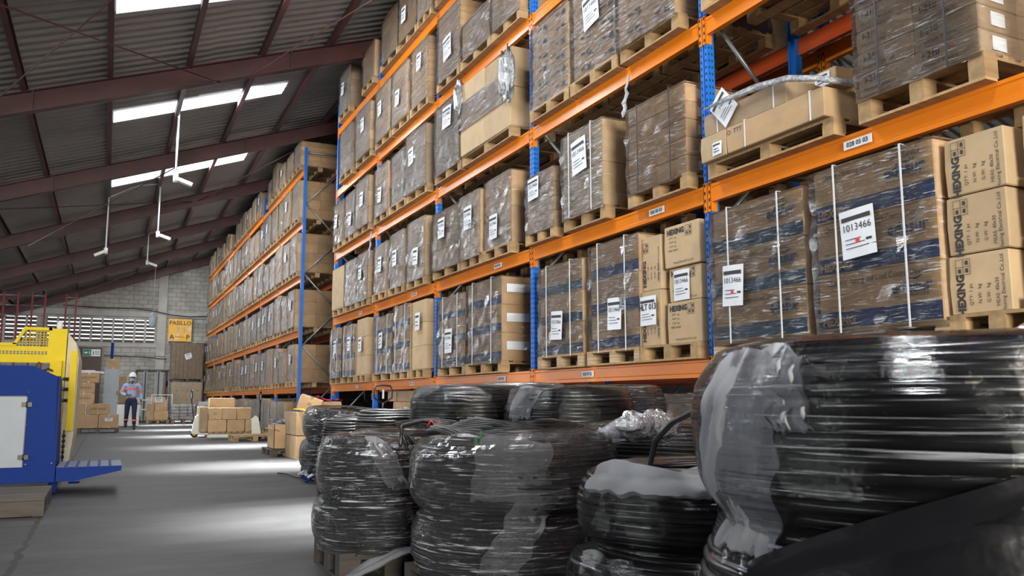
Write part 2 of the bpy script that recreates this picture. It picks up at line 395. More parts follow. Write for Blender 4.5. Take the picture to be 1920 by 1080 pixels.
# corrugated roof, ribs running down the slope
def roof_sheet():
    mb = MB(); pitch = 0.26; n = int(58.2/pitch)*6
    ys = [-14.2+58.2*i/n for i in range(n+1)]
    for (xa, xb) in ((-9.3, -3.6), (-3.6, 1.2), (1.2, 5.4), (5.4, 9), (9, 18)):
        za, zb = roof_z(xa), roof_z(xb-1e-6)
        off = 0.0
        vs = []; fs = []
        for i, y in enumerate(ys):
            h = 0.036*math.cos(2*PI*y/pitch)+0.012
            vs += [(xa, y, za+h+0.05+0.012), (xb+0.15, y, zb+h+0.05+0.05)]
        for i in range(n): fs.append((2*i, 2*i+1, 2*i+3, 2*i+2))
        mb.add(vs, fs, 0, True)
    return mb
struct('ceiling', roof_sheet(), ROOFM)
for y in SKY_Y:
    mb = MB()
    x0, x1 = -0.18, 3.12; wd = 0.98 if y > 20 else (0.74 if y > 15 else 0.84)
    mb.grid(lambda u, v: (x0+(x1-x0)*v, y+wd*u, roof_z(x0+(x1-x0)*v)+0.012+0.010*math.cos(2*PI*(y+wd*u)/0.26)), 16, 2)
    o = mb.build('skylight_sheet', SKYL)
    tag(o, '', 'skylight', 'translucent skylight sheets in the roof')
    o['label'] = 'white translucent roof sheet, ' + {12.1: 'cut by the top edge of the photo', 17.55: 'largest whole one, above the nearest hanging lamp', 23.05: 'behind the bent white conduits', 28.1: 'first one beyond the bent conduits, behind a rafter', 33.9: 'second one beyond the bent conduits, behind a rafter', 39.6: 'last one, close to the end wall', 6.4: 'first one above the camera', 0.9: 'directly over the camera', -4.6: 'just behind the camera', -10.2: 'farthest behind the camera'}[y]
# rafters and purlins
RY = [-13.5, -7.8, -2.0, 3.9, 9.6, 15.3, 21.1, 26.8, 32.3, 37.5, 42.7]
for i, y in enumerate(RY):
    mb = MB()
    for (xa, xb) in ((-9, 9), (9, 18)):
        za, zb = roof_z(xa)-0.13, roof_z(xb-1e-6)-0.13
        d = 0.34
        for (w0, w1, t0, t1) in ((-0.09, 0.09, -0.02, 0), (-0.006, 0.006, -d, 0), (-0.09, 0.09, -d-0.02, -d)):
            vs = []
            for (x, z) in ((xa, za), (xb, zb)):
                vs += [(x, y+w0, z+t0), (x, y+w1, z+t0), (x, y+w1, z+t1), (x, y+w0, z+t1)]
            mb.add(vs, [(0, 1, 2, 3), (7, 6, 5, 4), (0, 4, 5, 1), (1, 5, 6, 2), (2, 6, 7, 3), (3, 7, 4, 0)])
        for sx in (-5.5, -1.35, 2.75, 6.2):
            if xa < sx < xb:
                z = roof_z(sx)-0.13
                mb.box((sx-0.012, y-0.085, z-d), (sx+0.012, y+0.085, z))
    o = struct('trim_%d' % (i+1), mb, MAROON)
for k in range(-6, 11):
    x = -0.24+1.238*k
    if x > 14: continue
    mb = MB(); z = roof_z(x)
    mb.prism([(x-0.04, z-0.15), (x+0.04, z-0.15), (x+0.04, z-0.135), (x-0.025, z-0.135), (x-0.025, z-0.01), (x+0.04, z-0.01), (x+0.04, z+0.005), (x-0.04, z+0.005)], -14.2, 43.9)
    struct('trim_%d' % (k+20), mb, MAROON)
# end wall with its louvred block window
WY = 43.6
WX0, WX1, WZ0, WZ1 = -2.65, 1.95, 3.62, 4.72
def slope_top(x): return roof_z(x)+0.04
mb = MB()
def wall_piece(x0, x1, z0, z1=None):
    vs = [(x0, WY, z0), (x1, WY, z0), (x1, WY, z1 if z1 else slope_top(x1)), (x0, WY, z1 if z1 else slope_top(x0))]
    mb.add(vs+[(v[0], WY+0.2, v[2]) for v in vs], [(0, 1, 2, 3), (7, 6, 5, 4), (0, 4, 5, 1), (1, 5, 6, 2), (2, 6, 7, 3), (3, 7, 4, 0)])
W2X0, W2X1 = -5.6, -3.0
wall_piece(-9, W2X0, 0); wall_piece(W2X0, W2X1, 0, WZ0); wall_piece(W2X0, W2X1, WZ1)
wall_piece(W2X1, WX0, 0); wall_piece(WX0, WX1, 0, WZ0); wall_piece(WX0, WX1, WZ1); wall_piece(WX1, 9, 0); wall_piece(9, 18, 0)
struct('wall_back', mb, BLOCK)
for wi, (a, b) in enumerate(((WX0, WX1), (W2X0, W2X1))):
    mb = MB()
    nc = round((b-a)/0.46)
    for i in range(nc+1):
        x = a+(b-a)*i/nc; mb.box((x-0.045, WY+0.02, WZ0), (x+0.045, WY+0.2, WZ1))
    for j in range(6):
        z = WZ0+(WZ1-WZ0)*j/6
        mb.box((a, WY+0.05, z), (b, WY+0.16, z+0.128), 1)
    struct('window_%d' % (wi+1), mb, [CONC, BROWNP])
# concrete column and ring beam on the end wall
mb = MB(); mb.box((2.02, WY-0.08, 0), (2.40, WY+0.02, 7.25)); struct('trim_40', mb, CONC)
mb = MB(); mb.box((-9, WY-0.04, 4.85), (8, WY+0.02, 5.12)); struct('trim_41', mb, CONC)
mb = MB(); mb.box((-9, WY-0.03, 3.42), (2.0, WY+0.02, 3.58)); struct('trim_42', mb, CONC)
mb = MB(); mb.box((-9.2, -14.2, 0), (-9, 43.8, 3.5)); struct('wall_left', mb, DARKW)
mb = MB(); mb.box((18, -14.2, 0), (18.2, 43.8, 6.8)); struct('wall_right', mb, DARKW)
mb = MB()
WYF = -14.2
for (x0, x1, z0) in ((-9, -4, 0), (-4, 2, 5.2), (2, 9, 0), (9, 18, 0)):
    vs = [(x0, WYF, z0), (x1, WYF, z0), (x1, WYF, slope_top(x1)), (x0, WYF, slope_top(x0))]
    mb.add(vs, [(3, 2, 1, 0)])
struct('wall_front', mb, DARKW)

# ---------------------------------------------------------------- racking
FX = 4.214                     # aisle-side face of the racks
HL = [1.236, 2.606, 3.986, 5.352, 6.723]
BH = 0.144
UY = [2.132, 5.212, 8.292, 11.372, 14.452, 17.532]
FY = [21.023+3.08*i for i in range(8)]
DEP = 1.02
def upright_mesh(h, holes):
    mb = MB(); a = 0.045
    # open C section with a grooved face, swept up
    prof = [(0, -a), (0, -0.012), (0.012, -0.008), (0.012, 0.008), (0, 0.012), (0, a), (0.07, a), (0.07, a-0.02), (0.06, a-0.02), (0.06, -a+0.02), (0.07, -a+0.02), (0.07, -a)]
    mb.prism(prof, 0, h, 'z')
    if holes:
        z = 0.1
        while z < h:
            for s in (-1, 1): mb.box((-0.002, s*0.028-0.006, z), (0.001, s*0.028+0.006, z+0.022), 1)
            for q in (0.02, 0.048): mb.box((q-0.005, -a-0.002, z), (q+0.005, -a+0.001, z+0.018), 1)
            z += 0.055
    mb.box((-0.02, -0.06, 0), (0.09, 0.06, 0.008))
    return mb.mesh('upright', [RBLUE, DARKM])
UPH, UPL = upright_mesh(7.5, True), upright_mesh(7.3, False)
def connector_mesh(flip):
    mb = MB()
    mb.box((-0.008, 0.006, -BH-0.075), (0, 0.046, 0.02))
    for k in range(4): mb.box((-0.010, 0.020, -BH-0.055+k*0.062), (-0.007, 0.034, -BH-0.03+k*0.062), 1)
    mb.box((-0.008, 0.040, -BH-0.075), (0.05, 0.048, 0.02))
    me = mb.mesh('connector', [ORANGE, DARKM])
    if flip:
        for v in me.vertices: v.co.y = -v.co.y
        me.flip_normals()
    return me
CN = (connector_mesh(True), connector_mesh(False))
def beam_mesh(length, m):
    mb = MB()
    mb.prism([(0.002, 0), (0.042, 0), (0.042, -BH), (-0.006, -BH), (-0.006, -BH+0.03), (0.004, -BH+0.038), (0.004, -0.028), (-0.002, -0.022), (-0.002, 0)], 0.048, length-0.048)
    return mb.mesh('beam', m)
BMO, BMR = beam_mesh(3.08, ORANGE), beam_mesh(3.08, REDOR)
def brace_mb(z0, z1, x0, x1):
    mb = MB(); mb.tube([(x0, 0, z0), (x1, 0, z1)], 0.018, 6); return mb
def rack(label, ys, h, back_x, cat_group=None, holes=False, front=FX, levels=HL, mirror=False, toprow=True):
    root = thing('pallet_rack', (front, ys[0], 0), label, 'pallet rack')
    bz = [0.45, 1.35, 2.25, 3.15, 4.05, 4.95, 5.85, 6.75]
    diag = brace_mb(0, 0.9, 0.07, DEP-0.07).mesh('brace', GALV)
    diag2 = brace_mb(0.9, 0, 0.07, DEP-0.07).mesh('brace', GALV)
    hor = brace_mb(0, 0, 0.07, DEP-0.07).mesh('brace', GALV)
    for i, y in enumerate(ys):
        put('upright', UPH if holes and i < 4 else UPL, root, (0, y-ys[0], 0))
        o = put('upright', UPL, root, (DEP, y-ys[0], 0)); o.scale = (-1, 1, 1)
        if i < 6:
            for k in range(7):
                put('brace', diag if k % 2 == 0 else diag2, root, (0, y-ys[0], bz[k]))
            put('brace', hor, root, (0, y-ys[0], 7.17))
    for i in range(len(ys)-1):
        L_ = ys[i+1]-ys[i]
        if L_ > 3.3: continue
        for z in levels:
            b = put('beam', BMO, root, (0, ys[i]-ys[0], z))
            put('connector', CN[1], b, (0, 0, 0)); put('connector', CN[0], b, (0, 3.08, 0))
            if i < 5:
                b = put('beam', BMR, root, (DEP, ys[i]-ys[0], z)); b.scale = (-1, 1, 1)
    return root
R1 = rack('long orange and blue pallet rack nearest the camera, five levels high', UY, 7.5, 1.0, holes=True)
R2 = rack('far pallet rack beyond the cross aisle, its open end frame showing grey braces', FY, 7.3, 1.0)
R3 = rack('rear pallet rack standing back to back behind the nearest one', [2.132-3.08]+UY[:4], 7.5, 1.0, front=FX+DEP+0.28)
# small location plates on the beams
def plate(y, z, s, root):
    mb = MB(); mb.box((-0.010, -0.11, -0.028), (-0.004, 0.11, 0.028))
    p = mb.build('location_plate', PAPER, root, (0, y-root.location.y, z)); p['label'] = 'white location plate'
    text(s, 0.042, INK, p, (-0.0115, 0, 0), 'a', bold=0.001)
plate(3.72, HL[1]-0.07, '028 05 03', R1)
for y, l in ((7.1, 0), (5.9, 1), (9.1, 0), (9.2, 1), (12.35, 0), (12.3, 1), (15.5, 0), (15.4, 1)):
    plate(y, HL[l]-0.07, '0%d %02d 0%d' % (26+int(y) % 5, int(y), l+2), R1)

# ---------------------------------------------------------------- pallets
PALW = {}
def pallet(x0, y0, wy, z, label, dx=1.05, hh=0.135, wood=None, near=True, rz=0, block=None, group=None):
    wood = wood or WOOD; block = block or wood
    key = (round(wy, 2), round(dx, 2), wood.name, block.name, near, hh)
    root = None
    if near:
        root = thing('pallet', (x0, y0, z), label, 'pallet', group, rz)
        if key not in PALW:
            d = MB(); nb = 7
            for i in range(nb):
                x = dx*i/(nb-1)*(1-0.10/dx) if nb > 1 else 0
                d.box((x, 0, hh-0.018), (x+0.10, wy, hh))
            for j in (0, 0.5, 1): d.box((0, j*(wy-0.09), hh-0.036), (dx, j*(wy-0.09)+0.09, hh-0.018))
            bl = MB(); bl.box((0, 0, 0.016), (0.11, 0.095, hh-0.036))
            bo = MB(); bo.box((0, 0, 0), (0.10, wy, 0.016))
            PALW[key] = (d.mesh('deck', wood), bl.mesh('block', block), bo.mesh('bottom_board', wood))
        d, bl, bo = PALW[key]
        put('deck', d, root)
        for a in (0, (dx-0.11)/2, dx-0.11):
            put('bottom_board', bo, root, (a, 0, 0))
            for b in (0, (wy-0.095)/2, wy-0.095): put('block', bl, root, (a, b, 0))
        return root
    if key not in PALW:
        d = MB()
        d.box((0, 0, hh-0.02), (dx, wy, hh))
        for a in (0, (dx-0.11)/2, dx-0.11):
            d.box((a, 0, 0), (a+0.1, wy, 0.018))
            for b in (0, (wy-0.095)/2, wy-0.095): d.box((a, b, 0.018), (a+0.11, b+0.095, hh-0.02))
        PALW[key] = d.mesh('pallet', wood)
    return tag(put('pallet', PALW[key], None, (x0, y0, z), rz), label, 'pallet', group)

# ---------------------------------------------------------------- cartons and wrapped loads
CM = {}
def carton_mesh(dx, dy, dz, m, band=None, bandm=None, tape=True, seam=True):
    k = (round(dx, 3), round(dy, 3), round(dz, 3), m.name, band, bandm.name if bandm else None, tape)
    if k in CM: return CM[k]
    mb = MB(); c = 0.006; g = 0.002
    def ring(z, i): return [(i, i+c, z), (i+c, i, z), (dx-i-c, i, z), (dx-i, i+c, z), (dx-i, dy-i-c, z), (dx-i-c, dy-i, z), (i+c, dy-i, z), (i, dy-i-c, z)]
    zs = [(0, g+c), (c, g)]
    if band: zs += [(band[0]*dz, g), (band[1]*dz, g)]
    else: zs += [(dz*0.5, g-0.004)]
    zs += [(dz-c, g), (dz-0.001, g+c)]
    rings = [ring(z, i) for z, i in zs]; vs = [p for r_ in rings for p in r_]
    mb.add(vs, [tuple(range(7, -1, -1)), tuple((len(rings)-1)*8+i for i in range(8))])
    for q in range(len(rings)-1):
        fs = [(q*8+i, q*8+(i+1) % 8, (q+1)*8+(i+1) % 8, (q+1)*8+i) for i in range(8)]
        o = 1 if band and q == 2 else 0
        base = 0
        for fi, f in enumerate(fs): mb.f.append(list(f)); mb.m.append(o if fi in (3, 7) else 0); mb.sm.append(False)
    if tape:
        mb.box((dx/2-0.025, g-0.001, dz*0.72), (dx/2+0.025, g+0.002, dz), 2)
        mb.box((dx/2-0.025, g-0.001, 0), (dx/2+0.025, g+0.002, dz*0.2), 2)
        mb.box((dx/2-0.025, g, dz-0.002), (dx/2+0.025, dy-g, dz+0.0005), 2)
    me = mb.mesh('carton', [m, bandm or m, TAPE])
    CM[k] = me
    return me
def wrap_mb(dx, dy, dz, off=0.012, amp=0.010, seed=0.0, open_top=False, sag=0.0):
    """loose film shell around a box of cartons"""
    mb = MB()
    def P(p):
        n = noise.noise(Vector((p[0]*5+seed, p[1]*5, p[2]*7)))
        n2 = noise.noise(Vector((p[0]*14, p[1]*14+seed, p[2]*22)))
        cx, cy, cz = p[0]-dx/2, p[1]-dy/2, p[2]-dz/2
        d = Vector((cx/dx, cy/dy, cz/dz*0.5)); d.normalize()
        pinch = 1-min(1, abs(p[2]/dz-0.5)*2)**6*0.4
        return (p[0]+d.x*(off+amp*abs(n+0.5*n2)*2.6*pinch)*1.6, p[1]+d.y*(off+amp*abs(n+0.5*n2)*2.6*pinch)*1.6, p[2]+(0.006+amp*(n+n2)*0.4 if p[2] > dz*0.98 else 0))
    N = 12
    def per(u):   # walk around the four sides
        t = u*4; s = int(t) % 4; f = t-int(t)
        return [(dx*f, 0), (dx, dy*f), (dx*(1-f), dy), (0, dy*(1-f))][s]
    mb.grid(lambda u, v: P((*per(u), -0.03+(dz+0.03)*v)), 40, N, 0, True)
    for q in range(len(mb.m)):
        if q % 40 < 10: mb.m[q] = 1  # near end takes the second film; painted sheen stays on the other sides
    if not open_top: mb.grid(lambda u, v: P((dx*u, dy*v, dz)), 8, 8)
    return mb
WM = {}
def straps(root, dx, dy, dz, ys, m, r=0.0045):
    for y in ys:
        mb = MB()
        for (a, b) in (((-0.036, y-0.006, -0.02), (-0.032, y+0.006, dz+0.014)), ((-0.036, y-0.006, dz+0.012), (dx+0.022, y+0.006, dz+0.016)), ((dx+0.018, y-0.006, -0.02), (dx+0.022, y+0.006, dz+0.014))): mb.box(a, b)
        # slightly wandering strap face
        o = mb.build('strap', m, root)
def paper(root, y, z, w, h, side='a', x=-0.040, tilt=0.0, num='1013466', red=False, plain=False):
    mb = MB()
    def fn(u, v):
        c = (u-0.5)*w; d = (v-0.5)*h
        b = 0.004*math.sin(u*5+v*3)+0.010*(abs(u-0.5)*2)**3*0.6
        return (c, d, -b*0.5+0.004)
    mb.grid(fn, 6, 6)
    p = mb.build('paper_label', PAPER, root, (x, y, z) if side == 'a' else (y, x, z))
    rm = face_rot(side) @ Matrix.Rotation(tilt, 3, 'Z'); p.rotation_euler = rm.to_euler()
    p['label'] = 'white paper label'
    if plain: 
        mb = MB(); mb.box((-w*0.35, h*0.22, 0.006), (w*0.35, h*0.34, 0.007)); mb.box((-w*0.3, -h*0.05, 0.006), (w*0.2, 0, 0.007)); mb.box((-w*0.3, -h*0.25, 0.006), (w*0.3, -h*0.2, 0.007))
        mb.build('label_bar', INK, p); return p
    mb = MB(); mb.box((-w*0.42, h*0.27, 0.006), (w*0.42, h*0.36, 0.0072))
    for q in range(3): mb.box((-w*0.36, -h*(0.02+0.09*q+0.1), 0.006), (w*(0.1+0.1*q), -h*(0.02+0.09*q+0.085), 0.0068))
    mb.box((w*0.24, -h*0.2, 0.006), (w*0.40, -h*0.15, 0.007))
    mb.build('label_bar', INK, p)
    t = put('label_text', text_mesh(num, w*(0.30 if 'H' in num else 0.245), INK, 0.002 if 'H' in num else 0.0), p, (0, h*0.12, 0.0072))
    if red:
        mb = MB(); mb.add([(0.016*math.cos(a*PI/6), -h*0.16+0.016*math.sin(a*PI/6), 0.0075) for a in range(12)], [tuple(range(12))])
        mb.build('red_dot', REDINK, p)
    return p
def load(name, x, y0, y1, z, h, label, group, nx=2, nz=3, nd=2, dx=1.03, cm=None, wrap='g', band=None, bandm=None, strap=None, lab=None, jit=0.002, seed=None, topskip=0, tape=True):
    """cartons in layers on a pallet with film around them. nx along the aisle, nz layers"""
    cm = cm or CARD
    dy = y1-y0; root = thing(name, (x, y0, z), label, 'carton load', group)
    cx, cy, cz = dx/nd, dy/nx, h/nz
    me = carton_mesh(cx, cy, cz, cm, band, bandm, tape and cz > 0.2)
    for k in range(nz):
        for i in range(nx):
            for d in range(nd):
                if k == nz-1 and i >= nx-topskip: continue
                o = put('carton', me, root, (d*cx+R.uniform(-jit, jit), i*cy+R.uniform(-jit, jit)*0.4, k*cz))
    if wrap:
        wm = {'g': FILMG, 'c': FILM}[wrap]
        key = (round(dx, 2), round(dy, 2), round(h, 2), wrap)
        if key not in WM: WM[key] = wrap_mb(dx, dy, h, seed=R.uniform(0, 50)).mesh('stretch_wrap', [wm, FILME])
        put('stretch_wrap', WM[key], root)
    if strap: straps(root, dx, dy, h, [dy*0.22, dy*0.78], strap)
    if lab:
        for l in lab: paper(root, *l[:4], **(l[4] if len(l) > 4 else {}))
    return root
LV = ['lowest', 'second', 'third', 'fourth', 'top']
PH = 0.135
XL = FX-0.10
BAYN = {-1: 'nearest bay', 0: 'second bay', 1: 'third bay', 2: 'fourth bay', 3: 'fifth bay'}
def place(bay, lv, pos, desc, **k):
    y0, y1, h = k.pop('y0'), k.pop('y1'), k.pop('h')
    pw = k.pop('pw', None); wood = k.pop('wood', None); ph = k.pop('ph', PH); blk = k.pop('block', None)
    z = HL[lv-1]
    where = '%s level, %s, %s' % (LV[lv-1], BAYN[bay], pos)
    py0, py1 = (pw if pw else (y0-0.02, y1+0.02))
    pallet(XL+0.0, py0, py1-py0, z, 'wooden pallet on the ' + where, hh=ph, wood=wood, block=blk, group='pallets on the racks')
    x = XL+k.pop('xo', 0.0)
    o = load('wrapped_carton_load', x+R.uniform(-0.02, 0.025), y0, y1, z+ph, h, desc+', '+where, 'carton loads on the near rack', **k)
    o.rotation_euler.z = math.radians(R.uniform(-1.3, 1.3))
    return o
G = dict(y0=0, y1=1, h=1)
# --- lowest level, nearest bay: the big printed meter cartons
def cluster(root, dx, dy, h, nz, big, hexing=True, teal=False):
    cz = h/nz
    for k in range(nz):
        z = k*cz
        text('Cluster Metering and Load Control Device', 0.052 if big else 0.047, INK, root, (-0.008, dy*0.5, z+cz*0.86), 'a', sx=0.80)
        text('edesur', 0.10, INKB, root, (-0.008, dy*0.22, z+cz*0.62), 'a', bold=0.003)
        text('Edesur Dominicana S. A.', 0.024, INK, root, (-0.008, dy*0.22, z+cz*0.48), 'a')
        mb = MB(); mb.tube([(-0.006, dy*0.22+0.02, z+cz*0.755), (-0.006, dy*0.22-0.03, z+cz*0.745), (-0.006, dy*0.22-0.08, z+cz*0.79)], [0.002, 0.006, 0.002], 5); mb.build('logo_swoosh', INKB, root)
        if hexing:
            text('HEXING', 0.07, INKT, root, (-0.008, dy*0.82, z+cz*0.16), 'a', bold=0.004)
            text('Qty:1 of 3 sets', 0.022, INK, root, (-0.008, dy*0.84, z+cz*0.40), 'a')
BZ = (0.04, 0.34)
a = place(-1, 1, 'left of the blue uprights side', 'three large printed cartons with teal bands and white straps', y0=4.11, y1=5.06, h=0.98, nx=1, nz=3, nd=2, wrap='c', band=BZ, bandm=BTEAL, strap=STRAPW, block=PLYW, ph=0.11,
          lab=[(0.69, 0.40, 0.23, 0.30, dict(red=True, tilt=-0.05))])
a['label'] = 'three teal banded meter cartons with numbered label, just right of the big blue upright'
cluster(a, 1.03, 0.95, 0.98, 3, False, False)
a = place(-1, 1, 'middle', 'x', y0=3.11, y1=4.00, h=1.03, nx=1, nz=3, nd=2, wrap='c', band=BZ, bandm=BBLUE, strap=STRAPW, block=PLYW, ph=0.11,
          lab=[(0.52, 0.58, 0.26, 0.30, dict(red=True, tilt=0.06))])
a['label'] = 'royal blue banded meter cartons, torn film on top, bearing the largest readable numbered label'
cluster(a, 1.03, 0.89, 1.03, 3, True)
# hexing cartons, unwrapped, each one a thing
def hexing(x, y, z, dx, dy, dz, label, vertical=False, group='unwrapped printed cartons', lab=None, rz=0.0, small=False):
    o = thing('carton', (x, y, z), label, 'carton', group, rz)
    put('carton_body', carton_mesh(dx, dy, dz, CARD2), o)
    s = 0.062 if not small else 0.05
    if vertical:
        text('HEXING', s, INK, o, (-0.003, dy*0.80, dz*0.32), 'a', roll=PI/2, bold=0.003)
        for i, t in enumerate(('QTY: 1 pc', 'N.W:  kg', 'G.W:  kg', 'MEAS: 40x30')): text(t, 0.028, INK, o, (-0.003, dy*0.64-i*0.05, dz*0.32), 'a', roll=PI/2)
        text('Hexing Electrical Co.,Ltd', 0.030, INK, o, (-0.003, dy*0.12, dz*0.45), 'a', roll=PI/2)
    else:
        text('HEXING', s, INK, o, (-0.003, dy*0.66, dz*0.84), 'a', bold=0.003)
        for i, t in enumerate(('QTY: 1 pc', 'N.W:  kg', 'G.W:  kg', 'MEAS: 40x30')): text(t, 0.024, INK, o, (-0.003, dy*0.74, dz*0.70-i*0.035), 'a')
        text('Hexing Electrical Co.,Ltd', 0.026, INK, o, (-0.003, dy*0.45, dz*0.10), 'a')
    mb = MB(); px, pz, q = dy*0.75 if vertical else dy*0.28, dz*0.80, 0.042
    for i in range(3): mb.box((-0.004, px-q+i*q-0.001, pz-q), (-0.003, px-q+i*q+0.001, pz+q)); mb.box((-0.004, px-q, pz-q+i*q-0.001), (-0.003, px+q, pz-q+i*q+0.001))
    for (i, j) in ((0, 0), (1, 0), (0, 1)):
        mb.box((-0.004, px-q+i*q+0.013, pz-q+j*q+0.010), (-0.003, px-q+i*q+0.028, pz-q+j*q+0.032))
    mb.build('handling_symbols', INK, o)
    if lab: paper(o, *lab[:4], **lab[4])
    return o
zc = HL[0]+0.135
pallet(XL, 2.55, 0.54, HL[0], 'wooden pallet under the column of three plain printed cartons, nearest bay', group='pallets on the racks')
for k in range(3):
    hexing(XL+0.02, 2.72+0.01*(2-k), zc+k*0.325, 0.45, 0.35, 0.32, ('bottom', 'middle', 'top')[k]+' carton of the unwrapped column right of the blue-banded cartons', True)
    hexing(XL+0.49, 2.70, zc+k*0.325, 0.45, 0.35, 0.32, ('bottom', 'middle', 'top')[k]+' carton of the second column, just behind the unwrapped front column', True)
pallet(XL+0.05, 2.20, 0.48, HL[0], 'wooden pallet at the right edge of the photo, nearest bay lowest level', group='pallets on the racks', hh=0.20)
for k in range(3):
    hexing(XL+0.08, 2.26, zc+0.065+k*0.315, 0.6, 0.40, 0.31, ('lowest', 'middle labelled', 'upper')[k]+' unwrapped carton at the right edge of the photo', False, lab=(0.22, 0.17, 0.20, 0.22, dict(x=-0.012, num='1013466' if k == 1 else 'HLT 014')) if k else None)
# --- second level, nearest bay
zl = HL[1]
pallet(XL, 3.82, 1.26, zl, 'low wooden pallet under the long flat cartons, nearest bay second level', group='pallets on the racks', hh=0.12)
zl += 0.12
lc = []
def longbox(x, y, z, dx, dy, dz, label, m=CARD, sy=()):
    o = thing('long_carton', (x, y, z), label, 'carton', 'long flat cartons'); put('carton_body', carton_mesh(dx, dy, dz, m), o)
    for s in sy:
        mb = MB(); mb.box((-0.004, s-0.006, 0), (-0.001, s+0.006, dz)); mb.box((-0.004, s-0.006, dz), (dx, s+0.006, dz+0.003)); mb.build('strap', STRAPW, o)
    return o
b = longbox(XL-0.06, 3.83, zl, 0.5, 0.95, 0.20, 'long flat strapped carton, right one of the lower layer beside the large blue upright', sy=(0.12, 0.75))
text('O  TTT', 0.05, INKB, b, (-0.003, 0.86, 0.15), 'a')
b = longbox(XL-0.06, 4.785, zl, 0.5, 0.30, 0.20, 'short carton with two small stickers at the left end of the lower layer', sy=(), m=CARD2)
paper(b, 0.10, 0.07, 0.11, 0.10, x=-0.006, plain=True)
b = longbox(XL-0.04, 4.18, zl+0.205, 0.5, 0.88, 0.17, 'long carton lying on the upper layer under a diamond shaped paper', m=CARD3, sy=(0.12, 0.72))
pp = paper(b, 0.62, 0.16, 0.20, 0.26, x=-0.02, tilt=0.75, num='102')
b = longbox(XL+0.35, 4.10, zl+0.38, 0.45, 0.55, 0.13, 'small carton with a white label, topmost on the long carton pile', m=CARD, sy=(0.30,))
paper(b, 0.12, 0.06, 0.14, 0.10, x=-0.006, plain=True)
b = longbox(XL+0.52, 3.72, zl, 0.45, 0.60, 0.52, 'plain brown carton standing behind the long flat cartons', m=CARD, sy=(0.3,))
mb = MB()
mb.tube([(XL-0.10, 4.98, zl+0.40), (XL-0.12, 4.7, zl+0.385), (XL-0.09, 4.4, zl+0.38), (XL-0.10, 4.1, zl+0.335), (XL-0.10, 3.83, zl+0.24), (XL+0.15, 3.79, zl+0.235), (XL+0.4, 3.78, zl+0.20)], [0.008, 0.020, 0.028, 0.024, 0.020, 0.022, 0.012], 8)
tag(mb.build('twisted_film', BUNCH), 'rope of twisted clear film draped across the long flat cartons', 'plastic film')
a = place(-1, 2, 'right', 'x', y0=2.80, y1=3.60, h=0.98, nx=2, nz=7, nd=3, wrap='c', strap=STRAPK, cm=CARD3, ph=0.16, tape=False)
a['label'] = 'tall load of thin meter cartons with black straps at the upper right corner'
for k in range(7):
    for i in range(2):
        text('I-210', 0.055, INK, a, (-0.008, 0.29+0.4*i, k*0.14+0.095), 'a', bold=0.001)
        text('Matthew Meters', 0.034, INK, a, (-0.008, 0.24+0.4*i, k*0.14+0.035), 'a')
for k in range(6):
    for d in range(3):
        mb = MB(); mb.box((0.1+d*0.34, -0.006, k*0.14+0.03), (0.22+d*0.34, -0.002, k*0.14+0.11)); mb.build('carton_sticker', PAPER, a)
# third level, nearest bay: pallets seen from below with cartons on them
for i, (ya, yb) in enumerate(((4.15, 5.08), (3.1, 4.05))):
    place(-1, 3, ('left', 'middle')[i], 'brown carton load seen from below', y0=ya, y1=yb, h=0.8, nx=2, nz=3, wrap='g')
# --- second bay
a = place(0, 1, 'far left', 'x', y0=7.06, y1=7.96, h=0.93, nx=1, nz=3, wrap='c', band=BZ, bandm=BTEAL, strap=STRAPW, block=PLYW, lab=[(0.47, 0.30, 0.24, 0.29, dict(tilt=-0.06, num='1013466'))])
a['label'] = 'teal banded cartons with white straps, right of the second blue upright from the right'
a = place(0, 1, 'second from left', 'x', y0=6.08, y1=6.93, h=1.0, nx=1, nz=3, wrap='c', band=BZ, bandm=BBLUE, strap=STRAPW, lab=[(0.36, 0.32, 0.24, 0.29, dict(tilt=-0.04))], block=PLYW)
a['label'] = 'blue banded film-wrapped cartons between the teal banded load and the column of unwrapped cartons'
pallet(XL, 5.27, 0.80, HL[0], 'wooden pallet under the unwrapped cartons left of the large blue upright', group='pallets on the racks')
hexing(XL+0.03, 5.78, zc, 0.55, 0.30, 0.47, 'lower unwrapped carton with the large code sheet, left column of the second bay', True, lab=(0.17, 0.30, 0.24, 0.25, dict(num='HLT 013', x=-0.015)))
hexing(XL+0.05, 5.79, zc+0.475, 0.55, 0.30, 0.47, 'upper unwrapped upright carton, left column of the second bay', True)
hexing(XL+0.05, 5.28, zc, 0.55, 0.44, 0.34, 'bottom unwrapped carton directly left of the large blue upright', False)
hexing(XL+0.07, 5.29, zc+0.345, 0.55, 0.42, 0.28, 'middle unwrapped carton with numbered sheet directly left of the large blue upright', False, lab=(0.24, 0.13, 0.21, 0.25, dict(x=-0.012)))
hexing(XL+0.05, 5.28, zc+0.63, 0.55, 0.46, 0.35, 'top unwrapped carton directly left of the large blue upright', False)
place(0, 2, 'left', 'low two-tier small cartons in crinkled film', y0=7.60, y1=8.24, h=0.62, nx=2, nz=4, wrap='g', lab=[(0.42, 0.47, 0.26, 0.24, dict(tilt=0.02))], cm=CARD)
place(0, 2, 'middle', 'two large pale cartons stacked in film, bright cream end', y0=6.60, y1=7.36, h=0.84, nx=1, nz=2, wrap='g', lab=[(0.38, 0.56, 0.28, 0.34, dict(tilt=0.1))], cm=CARD2, strap=STRAPW)
a = place(0, 2, 'right', 'leaning stack of long cartons with dark straps', y0=5.36, y1=6.18, h=0.76, nx=2, nz=5, wrap='c', cm=CARD, strap=STRAPK)
